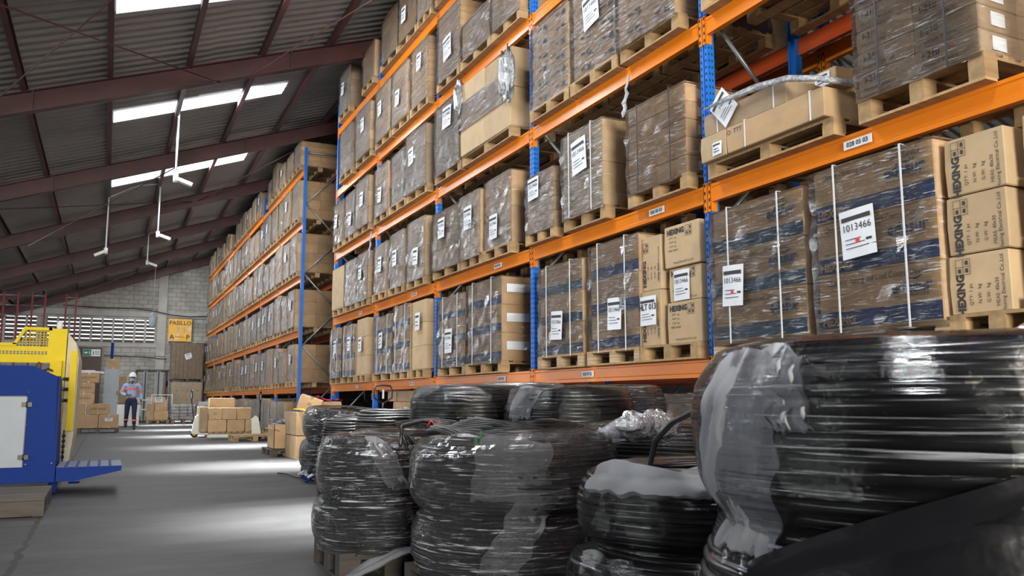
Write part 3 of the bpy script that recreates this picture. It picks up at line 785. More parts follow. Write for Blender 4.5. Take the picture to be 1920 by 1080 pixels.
for k in range(5): 
    mb = MB(); mb.box((0.12, -0.006, k*0.152+0.03), (0.28, -0.002, k*0.152+0.11)); mb.build('carton_sticker', PAPER, a)
def ovals(a, dy, h, nx, nz):
    for k in range(nz):
        for i in range(nx):
            mb = MB(); cy = dy/nx; cz = h/nz
            mb.add([(-0.016, (i+0.5)*cy+0.045*math.cos(t*PI/5), (k+0.55)*cz+0.012*math.sin(t*PI/5)) for t in range(10)], [tuple(range(10))])
            mb.box((-0.016, (i+0.12)*cy, (k+0.3)*cz), (-0.015, (i+0.3)*cy, (k+0.6)*cz))
            mb.build('hand_hole', INK, a)
a = place(0, 3, 'left', 'cartons with hand holes in silvery film', y0=7.28, y1=8.12, h=0.95, nx=2, nz=6, wrap='g'); ovals(a, 0.84, 0.95, 2, 6)
a = place(0, 3, 'middle', 'tall carton load with hand holes and two slanted sheets', y0=6.36, y1=7.20, h=1.12, nx=2, nz=7, wrap='g', lab=[(0.42, 0.62, 0.30, 0.34, dict(tilt=0.12))]); ovals(a, 0.84, 1.12, 2, 7)
a = place(0, 3, 'right', 'tall carton load with round symbols, cropped by photo top', y0=5.42, y1=6.26, h=1.12, nx=2, nz=7, wrap='g', lab=[(0.55, 0.62, 0.30, 0.34, dict(tilt=0.12))]); ovals(a, 0.84, 1.12, 2, 7)
# --- third bay
a = place(1, 1, 'left', 'x', y0=10.04, y1=10.98, h=0.93, nx=1, nz=3, wrap='c', band=BZ, bandm=BTEAL, strap=STRAPW, lab=[(0.5, 0.33, 0.26, 0.32, {})])
a['label'] = 'blue banded wrapped cartons with large sheet, lowest level, right of the third blue upright'
a = place(1, 1, 'right', 'x', y0=8.92, y1=9.98, h=1.0, nx=1, nz=3, wrap='c', band=BZ, bandm=BBLUE, strap=STRAPW)
a['label'] = 'blue banded cartons whose brown end carries two white stickers, lowest level'
for z in (0.18, 0.51, 0.86):
    mb = MB(); mb.box((0.06, -0.022, z-0.05), (0.36, -0.018, z+0.05)); mb.build('carton_sticker', PAPER, a)
place(1, 2, 'left', 'pale fibrous carton load with a bright corner post', y0=10.22, y1=11.22, h=0.80, nx=2, nz=3, wrap='c', cm=CARD2, lab=[(0.6, 0.55, 0.24, 0.28, {})])
place(1, 2, 'middle', 'wrapped tan cartons with a grey sheet', y0=9.50, y1=10.16, h=0.82, nx=2, nz=2, wrap='g', cm=CARD, lab=[(0.33, 0.5, 0.26, 0.3, {})])
place(1, 2, 'right', 'two large stacked cartons with a clean tan end', y0=8.66, y1=9.44, h=0.86, nx=1, nz=2, wrap='g', cm=CARD, lab=[(0.45, 0.25, 0.24, 0.3, {})])
place(1, 3, 'left', 'grey shrouded tall sack-like load with a square paper', y0=10.24, y1=11.18, h=0.98, nx=1, nz=2, wrap='g', cm=CARD3, lab=[(0.4, 0.72, 0.34, 0.3, dict(tilt=-0.05))])
a = place(1, 3, 'right', 'bulging pale yellow cartons bursting from torn film', y0=8.62, y1=10.12, h=0.98, nx=2, nz=2, wrap=None, cm=CARD2, jit=0.015)
put('stretch_wrap', wrap_mb(1.03, 1.5, 0.36, 0.012, 0.016, 4.0, True).mesh('stretch_wrap', [FILMG, FILME]), a, (0, 0, 0.36))
for i, (y, z, s) in enumerate(((8.62, 4.72, 1.0), (10.12, 4.95, 0.7))):
    mb = MB(); sd = i*9.1
    def fn(u, v):
        a_ = u*2*PI; b_ = v*PI; n_ = 1+0.5*noise.noise(Vector((math.cos(a_)*2+sd, math.sin(a_)*2, v*4)))+0.4*noise.noise(Vector((math.cos(a_)*5+sd, math.sin(a_)*5, v*9)))
        return (FX-0.16+0.07*n_*math.sin(b_)*math.cos(a_), y+0.14*s*n_*math.sin(b_)*math.sin(a_), z+0.28*s*math.cos(b_)*n_)
    mb.grid(fn, 36, 26, 0, True)
    tag(mb.build('loose_film', BUNCH), ('puffed bag of loose clear film hanging at the right end of the pale yellow cartons', 'small tuft of clear film over the left top of the pale yellow cartons')[i], 'plastic film')
place(1, 4, 'left', 'tall stack of very thin layered cartons', y0=10.30, y1=11.14, h=0.98, nx=1, nz=10, wrap='g', lab=[(0.4, 0.4, 0.3, 0.34, dict(tilt=0.1))], cm=CARD)
place(1, 4, 'middle', 'low load of cartons covered in white film', y0=9.26, y1=10.22, h=0.50, nx=2, nz=3, wrap='g', cm=CARD)
place(1, 4, 'right', 'layered carton load in grey film', y0=8.40, y1=9.20, h=0.95, nx=2, nz=6, wrap='g', cm=CARD)
place(1, 5, 'left', 'brown carton load just cropped by the photo top', y0=10.45, y1=11.25, h=0.8, nx=2, nz=4, wrap='g', cm=CARD)
# --- fourth and fifth bays
SPEC = [  # bay, level, pos, y0, y1, h, nx, nz, material, wrap, description
 (2, 5, 'left', 13.10, 14.08, 0.80, 2, 3, CARD, 'c', 'column of brown cartons with a small sheet'),
 (2, 5, 'middle', 12.14, 13.04, 0.92, 2, 4, CARD, 'c', 'brown cartons with a pale sheet near the top'),
 (2, 5, 'right', 11.45, 12.08, 0.95, 1, 3, CARD, 'g', 'cartons under shiny bluish film'),
 (3, 5, 'right', 14.55, 15.30, 0.72, 1, 2, CARD, 'c', 'two brown cartons with pale corner'),
 (3, 5, 'left', 16.25, 17.10, 0.85, 1, 3, CARD3, 'g', 'ragged film-topped brown cartons'),
 (2, 4, 'left', 13.40, 14.30, 0.92, 1, 4, CARD, 'g', 'film-wrapped cartons with a square paper'),
 (2, 4, 'middle', 12.45, 13.30, 0.90, 1, 5, CARD, 'g', 'silvery wrapped cartons over two small boxes'),
 (2, 4, 'right', 11.55, 12.36, 0.94, 1, 9, CARD, 'g', 'thin layered cartons'),
 (3, 4, 'left', 15.95, 16.90, 0.92, 1, 3, CARD3, 'g', 'grey film-wrapped cartons'),
 (3, 4, 'right', 14.60, 15.60, 0.92, 1, 5, CARD, 'g', 'shiny wrapped cartons with striped edge'),
 (2, 3, 'left', 13.48, 14.28, 0.84, 1, 3, CARD, 'g', 'narrow rounded wrapped load'),
 (2, 3, 'middle', 12.52, 13.40, 0.86, 2, 3, CARD3, 'g', 'wrapped ribbed cartons with a white sheet'),
 (2, 3, 'right', 11.55, 12.46, 0.92, 1, 3, CARD3, 'g', 'wrapped cartons with flapping paper'),
 (3, 3, 'left', 16.50, 17.30, 0.84, 1, 2, CARD2, 'c', 'pale cartons with cream edge'),
 (3, 3, 'middle', 15.60, 16.42, 0.84, 1, 2, CARD2, 'g', 'pale wrapped cartons'),
 (3, 3, 'right', 14.62, 15.50, 0.88, 1, 3, CARD, 'g', 'crinkled film load with a sheet'),
 (2, 2, 'left', 13.50, 14.30, 0.84, 1, 3, CARD, 'g', 'wrapped ribbed cartons with dangling strap'),
 (2, 2, 'middle', 12.60, 13.36, 0.88, 1, 3, CARD2, 'g', 'wrapped cartons with plain tan end'),
 (2, 2, 'right', 11.60, 12.40, 0.90, 1, 2, CARD2, 'g', 'tall cartons with a pale column edge'),
 (3, 2, 'left', 16.30, 17.20, 0.84, 1, 1, CARD2, None, 'plain tan unwrapped carton'),
 (3, 2, 'middle', 15.40, 16.20, 0.84, 1, 2, CARD, 'g', 'wrapped cartons with pale stripe'),
 (3, 2, 'right', 14.60, 15.34, 0.86, 1, 3, CARD, 'g', 'wrapped cartons beside the fourth upright'),
 (2, 1, 'left', 13.10, 14.20, 0.94, 1, 3, CARD, 'c', 'blue banded wrapped cartons'),
 (2, 1, 'middle', 12.25, 13.04, 1.02, 1, 3, CARD, 'c', 'dark blue banded wrapped cartons with a large sheet'),
 (2, 1, 'right', 11.55, 12.18, 1.02, 1, 3, CARD2, None, 'unwrapped cartons with torn white papers'),
 (3, 1, 'left', 16.35, 17.25, 0.96, 1, 3, CARD, 'c', 'blue banded wrapped cartons, leftmost of its level'),
 (3, 1, 'middle', 15.40, 16.28, 0.96, 1, 3, CARD, 'c', 'slim blue banded cartons with a low sheet'),
 (3, 1, 'right', 14.62, 15.30, 1.02, 1, 3, CARD2, None, 'small brown cartons with two white sheets'),
]
for bay, lv, pos, y0, y1, h, nx, nz, m, wr, d in SPEC:
    bl = 'blue' in d and lv == 1
    lab = [( (y1-y0)*R.uniform(0.35, 0.65), h*R.uniform(0.35, 0.7), 0.22, 0.26, dict(tilt=R.uniform(-0.1, 0.1), plain=True))] if R.random() < 0.8 else None
    place(bay, lv, pos, d, y0=y0, y1=y1, h=h, nx=nx, nz=nz, cm=m, wrap=wr, band=BZ if bl else None, bandm=BTEAL if bl else None, strap=STRAPW if bl else None, lab=lab)
# --- far rack: prototypes copied bay by bay
FP = []
for i in range(7):
    h = [0.92, 0.86, 0.97, 0.88, 0.94, 0.80, 0.9][i]
    cmx = [CARD, CARD2, CARD, CARD3, CARD2, CARD, CARD3][i]
    r_ = load('wrapped_carton_load', 0, 0, 0.92, 0, h, '', 'carton loads on the far rack', nx=[1, 2, 1, 2, 2, 1, 2][i], nz=[3, 2, 4, 3, 2, 5, 3][i], nd=2, cm=cmx, wrap='g' if i != 4 else 'c', lab=[(0.45, h*0.6, 0.2, 0.25, dict(plain=True))] if i % 3 == 0 else None)
    FP.append(r_)
used = set()
for b in range(7):
    for lv in range(5):
        for q in range(3):
            ya = FY[b]+0.08+q*0.99
            if lv == 4 and (b*3+q) % 7 == 5: continue
            k = R.randrange(7)
            if b == 0 and q == 0: k = [0, 0, 2, 2, 5][lv]
            if k in used: o = copy_tree(FP[k])
            else: used.add(k); o = FP[k]
            o.location = (XL+R.uniform(-0.02, 0.03), ya, HL[lv]+PH)
            if lv == 4: o.scale = (1, 0.9, R.uniform(0.6, 0.95))
            where = 'far rack %s level, %s bay, %s' % (LV[lv], ('nearest', 'second', 'third', 'fourth', 'fifth', 'sixth', 'last')[b], ('nearest third', 'middle', 'farthest third')[q])
            o['label'] = 'film-wrapped cartons, ' + where
            pallet(XL, ya-0.02, 0.96, HL[lv], 'wooden pallet, ' + where, near=False, group='pallets on the far rack')
for k in range(7):
    if k not in used:
        for ch in list(FP[k].children_recursive)+[FP[k]]: bpy.data.objects.remove(ch)
# ground row under the far rack
GP = load('wrapped_carton_load', 0, 0, 0.90, 0, 0.80, '', 'carton loads on the floor under the far rack', nx=3, nz=2, nd=2, cm=CARD2, wrap='g')
gi = 0
for b in range(7):
    for q in range(3):
        if b == 0 and q == 0: continue
        o = GP if gi == 0 else copy_tree(GP)
        gi += 1
        ya = FY[b]+0.08+q*0.99
        o.location = (FX-0.12, ya, PH); o.scale = (1, 1, R.uniform(0.85, 1.05))
        where = 'floor under the far rack, %s bay, %s' % (('nearest', 'second', 'third', 'fourth', 'fifth', 'sixth', 'last')[b], ('nearest third', 'middle', 'farthest third')[q])
        o['label'] = 'pale wrapped cartons on the ' + where
        pallet(FX-0.12, ya-0.02, 0.94, 0, 'wooden pallet on the ' + where, near=False, group='pallets on the floor under the far rack')
# rear rack loads that show between the nearer ones
RX = FX+DEP+0.28
for i, (lv, y, h, d) in enumerate(((1, 4.0, 0.9, 'middle'), (1, 2.5, 0.9, 'right'), (2, 2.3, 0.5, 'right'), (3, 3.0, 0.9, 'right'), (3, 6.4, 0.9, 'left'), (2, 8.6, 0.9, 'far left'), (3, 9.4, 0.9, 'far left'), (4, 6.2, 0.9, 'left'), (1, 9.0, 0.9, 'far left'), (2, 6.0, 0.9, 'left'))):
    pallet(RX, y-0.02, 0.98, HL[lv-1], 'wooden pallet on the rear rack, %s level, %s' % (LV[lv-1], d), near=False, group='pallets on the rear rack')
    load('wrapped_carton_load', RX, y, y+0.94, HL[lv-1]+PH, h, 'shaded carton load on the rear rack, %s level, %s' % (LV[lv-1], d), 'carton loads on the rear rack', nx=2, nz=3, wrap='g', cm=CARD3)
# floor level under the near rack
pallet(FX+0.05, 5.45, 1.1, 0, 'wooden pallet on the floor under the brown load behind the cable coils', hh=0.13)
load('wrapped_carton_load', FX+0.05, 5.47, 6.55, 0.13, 0.84, 'brown film-wrapped carton load on the floor just left of the large blue upright', None, nx=2, nz=2, wrap='c', cm=CARD3)
for i, (x, y, dx, dy, dz, z, m) in enumerate(((FX+0.1, 12.3, 0.5, 0.42, 0.34, 0.55, CARD2), (FX+0.1, 12.75, 0.5, 0.42, 0.34, 0.55, CARD), (FX+0.1, 13.2, 0.5, 0.42, 0.34, 0.55, CARD), (FX+0.1, 12.5, 0.5, 0.9, 0.17, 0.895, CARD3), (FX+0.1, 13.5, 0.5, 0.42, 0.17, 0.895, CARD2))):
    o = thing('carton', (x, y, z), '', 'carton', 'cartons on the floor pile under the fourth bay')
    o['label'] = ('rightmost', 'second from right', 'third from right', 'long dark', 'small pale')[i]+' carton in the pile under the fourth bay' + (', on top' if i > 2 else '')
    put('carton_body', carton_mesh(dx, dy, dz, m), o)
    if i < 2: paper(o, 0.2, 0.18, 0.16, 0.16, x=-0.006, plain=True)
for i in range(3):
    o = thing('carton', (FX+0.1, 12.25+i*0.5, 0.14), ('right', 'middle', 'left')[i]+' large carton at the bottom of the pile under the fourth bay', 'carton', 'cartons on the floor pile under the fourth bay')
    put('carton_body', carton_mesh(0.5, 0.48, 0.41, CARD), o)
pallet(FX+0.1, 12.2, 1.6, 0, 'wooden pallet on the floor under the carton pile of the fourth bay', dx=0.7)

#@@PART2@@
# ---------------------------------------------------------------- cable coils in film
def prof_r(tiers, z):
    """outer radius of a stack at height z: each tier bulges, with a waist between"""
    for (r, a, b) in tiers:
        if z <= b:
            t = min(1, max(0, (z-a)/(b-a))); return r*(1-0.10*abs(2*t-1)**3)
    return tiers[-1][0]*0.9
def coil_mesh(r, z0, z1, cr, m, seed, rings_in=6, seg=72):
    mb = MB(); rows = max(3, int((z1-z0)/(2*cr*0.9))); rr = random.Random(seed)
    def ring(R0, z, k, amp):
        ph = rr.uniform(0, 6.3); a1 = rr.uniform(0.4, 1)*amp; tl = rr.uniform(-1, 1)*amp*0.8; p2 = rr.uniform(0, 6.3)
        pts = []
        for i in range(seg):
            t = 2*PI*i/seg
            R_ = R0+a1*math.sin(t+ph)*0.6+a1*0.4*math.sin(3*t+p2)+0.014*math.sin(2*t+seed)
            pts.append((R_*math.cos(t), R_*math.sin(t), z+tl*math.sin(t+p2)+0.35*a1*math.sin(4*t+ph)))
        mb.tube(pts, cr, 7, 0, True)
    for k in range(rows):
        t = k/(rows-1); R0 = r*(1-0.10*abs(2*t-1)**3)-cr
        ring(R0, z0+cr+(z1-z0-2*cr)*t, k, 0.009)
        if k % 2 == 0: ring(R0-1.7*cr, z0+cr+(z1-z0-2*cr)*t, k, 0.006)
    for j in range(1, rings_in):
        ring(r*0.9-cr-j*cr*1.9, z1-cr+0.012*math.sin(j*2.1+seed)+j*0.002, j, 0.012)
    # inner wall of the coil
    ri = r*0.9-cr*2*rings_in*0.95
    mb.grid(lambda u, v: (ri*math.cos(2*PI*u), ri*math.sin(2*PI*u), z0+(z1-z0-cr)*v), 32, 2, 0, True)
    mb.grid(lambda u, v: ((ri+(r*0.9-cr-ri)*v)*math.cos(2*PI*u), (ri+(r*0.9-cr-ri)*v)*math.sin(2*PI*u), z1-cr*1.6), 32, 1, 0, True)
    return mb
def film_shell(tiers, zb, zt, off, seed, amp=0.008, cap=0.45, slant=0.0, nu=150, nz=46):
    mb = MB()
    def fn(u, v):
        t = 2*PI*u
        if v < 0.82:
            s = v/0.82; z = zb+(zt-zb)*s; R_ = prof_r(tiers, min(z, zt))+off
        else:
            s = (v-0.82)/0.18; z = zt+off*0.8+0.02*math.sin(s*PI); R_ = (prof_r(tiers, zt)+off)*(1-cap*s)
        d = noise.noise(Vector((math.cos(t)*3+seed, math.sin(t)*3, z*7+t*0.8)))
        e = noise.noise(Vector((math.cos(t)*9+seed, math.sin(t)*9, z*26+t*5*math.sin(seed))))
        R_ += amp*(d+0.6*e)+0.014*math.sin(2*t+seed*0)
        z += slant*math.cos(t+seed)*(1 if v > 0.7 else 0)+amp*0.5*d
        return (R_*math.cos(t), R_*math.sin(t), z)
    mb.grid(fn, nu, nz, 0, True)
    return mb
def sheet(tiers, a0, a1, z0, z1, off, seed, skew=0.0, over=0.0, thick=0.004, fall=0.0):
    """a soft sheet tucked over the coil, following its bulge; over > 0 folds it inwards over the top"""
    mb = MB(); zt = tiers[-1][2]
    def base(u, v, k):
        a = math.radians(a0+(a1-a0)*u+skew*v); L_ = (z1-z0)+over; s = L_*v
        jag = 0.018*noise.noise(Vector((u*9+seed, v*2, 3)))
        if s <= z1-z0:
            z = z0+s+jag*(1-v); R_ = prof_r(tiers, z)+off
        else:
            q = s-(z1-z0); z = z1+off+0.02*math.sin(q*20+u*4); R_ = prof_r(tiers, z1)+off-q
        n_ = noise.noise(Vector((u*5+seed, v*4, 0)))+0.7*abs(noise.noise(Vector((u*12, v*5+seed, 0))))
        R_ += 0.013*n_+k
        z += k
        a += 0.05*noise.noise(Vector((v*6+seed, u*2, 7)))
        return (R_*math.cos(a), R_*math.sin(a), z)
    mb.grid(lambda u, v: base(u, v, thick), 30, 26)
    mb.grid(lambda u, v: base(1-u, v, 0), 30, 26)
    for (fa, fb) in ((lambda t: (0, t), 0), (lambda t: (1, 1-t), 0), (lambda t: (1-t, 0), 0), (lambda t: (t, 1), 0)):
        mb.grid(lambda u, v, f=fa: base(*f(u), thick*v), 26, 1)
    return mb
def cable_stack(x, y, tiers, cr, label, fm=None, pads=(), seed=1.0, m=None, pal=True, group='film-wrapped cable coil stacks', slant=0.0, cap=0.45, seg=72, zb=0.12, mats=None):
    root = thing('cable_coil_stack', (x, y, 0), label, 'cable coils', group)
    for i, (r, a, b) in enumerate(tiers):
        coil_mesh(r, a, b, cr, None, seed+i*3.1, seg=seg).build('cable_coil', (mats[i] if mats else (m or CABLE)), root)
    zt = tiers[-1][2]
    for p in pads:
        o = sheet(tiers, *p).build('padding_sheet', PAD, root); o['label'] = 'grey padding sheet'
    if fm: film_shell(tiers, zb, zt, 0.016, seed, slant=slant, cap=cap).build('stretch_wrap', fm, root)
    if pal:
        rm = max(t[0] for t in tiers)
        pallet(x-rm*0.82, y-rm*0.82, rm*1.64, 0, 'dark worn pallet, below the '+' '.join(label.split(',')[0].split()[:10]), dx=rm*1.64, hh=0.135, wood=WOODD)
    return root
def fac(x, y): return math.degrees(math.atan2(-y, -x))
# the huge one at the right edge
X1 = (1.72, 1.36)
f1 = fac(*X1)
cable_stack(X1[0], X1[1], [(0.52, 0.14, 0.66), (0.535, 0.67, 1.015)], 0.0165, 'huge glossy black coil stack, nearest to the camera at lower right', FILMC, seed=2.3, seg=110, cap=0.3,
    pads=[(f1-64, f1-36, 0.60, 1.0, 0.006, 3.0, 12, 0.05), (f1-33, f1-21, 0.86, 1.0, 0.010, 8.0, -6, 0.06)])
mb = MB()
TT = [(0.52, 0.14, 0.66), (0.535, 0.67, 1.015)]
def foldfn(u, v):
    a = math.radians(f1-38+95*u); zt_ = 0.60+0.34*u**0.9; z = 0.16+(zt_-0.16)*v
    R_ = max(prof_r(TT, z), 0.51)+0.030+0.006*math.sin(v*9+u*5)+0.010*noise.noise(Vector((u*6, v*4, 2)))+(0.012 if v > 0.93 else 0)
    return (X1[0]+R_*math.cos(a), X1[1]+R_*math.sin(a), z)
mb.grid(foldfn, 60, 30); mb.grid(lambda u, v: tuple(Vector(foldfn(1-u, v))-Vector((math.cos(f1/57.3), math.sin(f1/57.3), 0))*0.003), 60, 30)
tag(mb.build('black_film_sheet', BLACKF), 'dark film sheet pulled slantwise across the lower half of the huge coil stack', 'plastic film')
X2 = (1.88, 2.43); f2 = fac(*X2)
s2 = cable_stack(X2[0], X2[1], [(0.46, 0.14, 0.44), (0.41, 0.45, 0.67)], 0.0115, 'glossy coil stack with a grey cloth on top, second from the right edge', FILMC, seed=5.7, seg=96,
    pads=[(f2-58, f2+5, 0.62, 0.67, 0.02, 1.0, 5, 0.16, 0.012)])
mb = MB()
tp = [(1.59, 2.34, 0.62), (1.60, 2.31, 0.72), (1.60, 2.28, 0.79), (1.58, 2.16, 0.85), (1.58, 2.05, 0.885), (1.57, 1.94, 0.89), (1.60, 1.82, 0.87), (1.72, 1.78, 0.80)]
mb.tube([tuple(Vector(p)-Vector((*X2, 0))) for p in tp], 0.009, 10)
o = mb.build('cable_tail', CABLE, s2); o['label'] = 'loose black cable end arching upwards'
X3 = (1.76, 3.66); f3 = fac(*X3)
cable_stack(X3[0], X3[1], [(0.47, 0.14, 0.43), (0.49, 0.44, 0.735)], 0.011, 'large two-tier coil stack with torn grey sheet, centre foreground', FILMD, seed=7.9, seg=96, slant=0.03,
    pads=[(f3-22, f3+16, 0.50, 0.74, 0.006, 4.4, 6, 0.14), (f3-20, f3+2, 0.20, 0.52, 0.008, 6.1, 22, 0.0)], m=CABLE2)
X4 = (1.42, 4.70); f4 = fac(*X4)
cable_stack(X4[0], X4[1], [(0.36, 0.15, 0.40), (0.345, 0.41, 0.685)], 0.010, 'leftmost front coil stack with a diagonal torn sheet, beside the open aisle', FILMD, seed=3.6, slant=0.02,
    pads=[(f4+6, f4+26, 0.46, 0.70, 0.006, 2.4, -26, 0.08)])
mb = MB()
mb.grid(lambda u, v: (X4[0]-0.30+0.62*u, X4[1]-0.44+0.18*v-0.05*math.sin(u*3), 0.02+0.13*min(1, u*2.2)+0.02*noise.noise(Vector((u*6, v*5, 1)))), 20, 8)
mb.grid(lambda u, v: (X4[0]-0.30+0.62*(1-u), X4[1]-0.44+0.18*v-0.05*math.sin((1-u)*3), 0.014+0.13*min(1, (1-u)*2.2)+0.02*noise.noise(Vector(((1-u)*6, v*5, 1)))), 20, 8)
tag(mb.build('loose_plastic_sheet', PAD), 'loose grey sheet trailing to the floor below the leftmost front coils', 'plastic sheet')
cable_stack(1.78, 5.42, [(0.35, 0.15, 0.42), (0.36, 0.43, 0.70)], 0.010, 'dull coil stack hidden between the leftmost and centre foreground stacks', FILMC, seed=9.1, m=CABLE2)
cable_stack(2.54, 9.87, [(0.50, 0.14, 0.48), (0.47, 0.49, 0.80)], 0.012, 'bluish shimmering coil stack beside the strapped cartons, farthest left', FILMD, seed=4.2, slant=0.03)
cable_stack(2.18, 6.94, [(0.36, 0.14, 0.42), (0.35, 0.43, 0.60), (0.30, 0.61, 0.83)], 0.0115, 'open round coil without film on top, left of the tall shiny stacks', None, seed=6.6, m=CABLE2)
cable_stack(2.09, 7.75, [(0.33, 0.14, 0.42), (0.31, 0.43, 0.75)], 0.011, 'small open coil stack left of the open round coil', None, seed=8.4, m=CABLE2)
cable_stack(2.52, 6.00, [(0.46, 0.14, 0.58), (0.46, 0.59, 1.00)], 0.013, 'tall domed shiny coil stack, left one of the middle row', FILMC, seed=1.9, cap=0.7)
cable_stack(3.21, 6.55, [(0.42, 0.14, 0.58), (0.41, 0.59, 1.03)], 0.010, 'hazy coil stack with a yellowish lower coil, middle row', FILMD, seed=2.8, mats=[CABLEY, CABLE2])
X9 = (2.83, 5.03); f9 = fac(*X9)
cable_stack(X9[0], X9[1], [(0.45, 0.14, 0.56), (0.44, 0.57, 0.98)], 0.014, 'very shiny coil stack with a grey rag on its left shoulder, middle row', FILMC, seed=3.3,
    pads=[(f9-62, f9-34, 0.80, 0.98, 0.008, 9.4, 18, 0.16)], cap=0.6)
cable_stack(3.50, 5.55, [(0.40, 0.14, 0.56), (0.41, 0.57, 1.00)], 0.010, 'pleated dull coil stack, right end of the middle row', FILMD, seed=5.1, m=CABLE2)
cable_stack(2.74, 3.82, [(0.45, 0.14, 0.46), (0.47, 0.47, 0.78)], 0.010, 'flat-topped coil stack below a white knot of film, right of centre', FILMC, seed=7.2, m=CABLE2)
cable_stack(2.56, 1.66, [(0.34, 0.14, 0.62), (0.34, 0.63, 1.06)], 0.012, 'coil stack peeking up behind the huge glossy one at the right edge', FILMD, seed=6.3, slant=0.02)
# loose cables over the centre stack
mb = MB()
rr = random.Random(5)
for i in range(12):
    z = 0.755+0.008*i*0.6; a0 = math.radians(f3-75+i*7); R0 = 0.42-0.012*i
    pts = [(X3[0]+R0*math.cos(a0+t*0.34), X3[1]+R0*math.sin(a0+t*0.34)*0.98, z+0.012*math.sin(t*1.3+i)+(0.02 if t < 2 else 0)) for t in range(-2, 9)]
    mb.tube(pts, 0.010, 7)
for i in range(3):
    a = [(1.30+0.05*i, 3.98+0.05*i, 0.70), (1.33, 4.05+0.06*i, 0.79+0.01*i), (1.45+0.03*i, 4.08, 0.82), (1.58, 3.98, 0.79+0.01*i), (1.55+0.05*i, 3.86, 0.765)]
    mb.tube(a, 0.010, 8)
tag(mb.build('loose_cable', CABLE2), 'tangle of loose black cable ends lying on the centre foreground stack', 'cable')
mb = MB()
for s in (-1, 1): mb.box((1.44+0.012*s, 3.355, 0.70), (1.452+0.012*s, 3.36, 0.775+0.01*s), 0, None)
tag(mb.build('cable_tie', GREENC), 'bright green tie sticking up from the centre foreground stack', 'cable tie')
mb = MB()
mb.tube([(1.42, 3.93, 0.79), (1.43, 3.91, 0.82), (1.45, 3.90, 0.80), (1.46, 3.88, 0.82), (1.47, 3.87, 0.785)], 0.004, 6)
tag(mb.build('cable_tie', REDINK), 'small red twisted tie on the loose cable ends', 'cable tie')
# white knot of bunched film
mb = MB()
def knot(cx, cy, cz, rx, ry, rz_, sd):
    def fn(u, v):
        a, b = 2*PI*u, PI*v; n_ = 1+0.45*noise.noise(Vector((math.cos(a)*2.2+sd, math.sin(a)*2.2, v*5)))
        return (cx+rx*n_*math.sin(b)*math.cos(a), cy+ry*n_*math.sin(b)*math.sin(a), cz+rz_*n_*math.cos(b))
    mb.grid(fn, 24, 14, 0, True)
knot(2.16, 3.24, 0.80, 0.085, 0.085, 0.06, 1.0); knot(2.31, 3.27, 0.80, 0.10, 0.09, 0.065, 4.0)
mb.tube([(1.99, 3.40, 0.72), (2.06, 3.35, 0.765), (2.13, 3.28, 0.80), (2.2, 3.24, 0.79)], [0.012, 0.028, 0.05, 0.05], 10)
tag(mb.build('loose_film', BUNCH), 'knotted bunch of whitish film on the flat-topped coil stack', 'plastic film')
mb = MB(); knot(2.27, 1.42, 1.08, 0.10, 0.10, 0.05, 7.0); knot(2.40, 1.40, 1.07, 0.12, 0.10, 0.045, 3.0)
tag(mb.build('loose_film', BUNCH), 'crumpled film tuft behind the huge coil stack, right edge', 'plastic film')
# strips of film dangling from the racks
for i, (x, y, z0, z1) in enumerate(((4.10, 6.18, 3.84, 3.46), (4.10, 14.45, 3.90, 3.40))):
    mb = MB(); n = 9
    mb.tube([(x+0.008*math.sin(k*1.9), y-0.05+0.10*k/n+0.012*math.sin(k*2.5), z0+(z1-z0)*k/n) for k in range(n+1)], [0.008, 0.014, 0.010, 0.012, 0.02, 0.014, 0.024, 0.018, 0.022, 0.006], 6)
    tag(mb.build('dangling_film', BUNCH), ('twisted film strip hanging below the third beam of the second bay', 'pale film strip hanging at the third beam of the fifth bay')[i], 'plastic film')

# ---------------------------------------------------------------- machine on the left
mc = thing('machine', (-0.42, 9.6, 0), 'blue and yellow industrial machine at the left edge of the aisle', 'machine')
def mloc(mb, name, m, parent=mc): return mb.build(name, m, parent)
mb = MB(); mb.prism([(-1.6, 0.12), (0.0, 0.12), (-0.035, 1.16), (-0.25, 1.262), (-1.6, 1.262)], 0, 1.1, 'y', 0)
cab = mloc(mb, 'cabinet', MBLUE)
mb = MB(); mb.box((-1.6, -0.012, 0.12), (0.003, 0, 0.27)); mb.box((-0.012, -0.008, 0.12), (0.004, 0.002, 1.16)); mloc(mb, 'base_rail', MBLUE)
mb = MB(); mb.box((-1.6, -0.010, 0.275), (-0.285, 0.0, 0.955)); dr = mloc(mb, 'access_door', MGREY)
mb = MB()
mb.box((-0.285, -0.006, 0.272), (-0.277, 0.0, 0.965)); mb.box((-1.6, -0.006, 0.955), (-0.277, 0.0, 0.965)); mb.build('door_gasket', BLACKP, dr)
for z in (0.37, 0.88):
    mb = MB(); mb.box((-0.325, -0.022, z-0.022), (-0.285, -0.008, z+0.022)); mb.box((-0.272, -0.022, z-0.022), (-0.235, -0.004, z+0.022)); mb.tube([(-0.279, -0.018, z-0.028), (-0.279, -0.018, z+0.028)], 0.009, 8)
    mb.build('hinge', BLACKP, dr)
for (x, z) in ((-0.255, 0.30), (-0.03, 0.305), (-0.27, 1.0), (-0.27, 0.68)):
    mb = MB(); mb.tube([(x, -0.018, z), (x, 0.0, z)], 0.009 if z < 0.5 else 0.005, 8); mloc(mb, 'bolt', GALV)
for k in range(5):
    if k > 1: continue
    mb = MB(); mb.box((-0.06-0.9*k, 0.2, 0), (0.02-0.9*k, 0.32, 0.12)); mloc(mb, 'foot', MBLUE)
mb = MB(); mb.prism([(0.012, 0.125), (0.012, 0.262), (0.60, 0.262), (0.60, 0.215), (0.17, 0.125)], -0.01, 0.85)
pf = mloc(mb, 'platform', MBLUE)
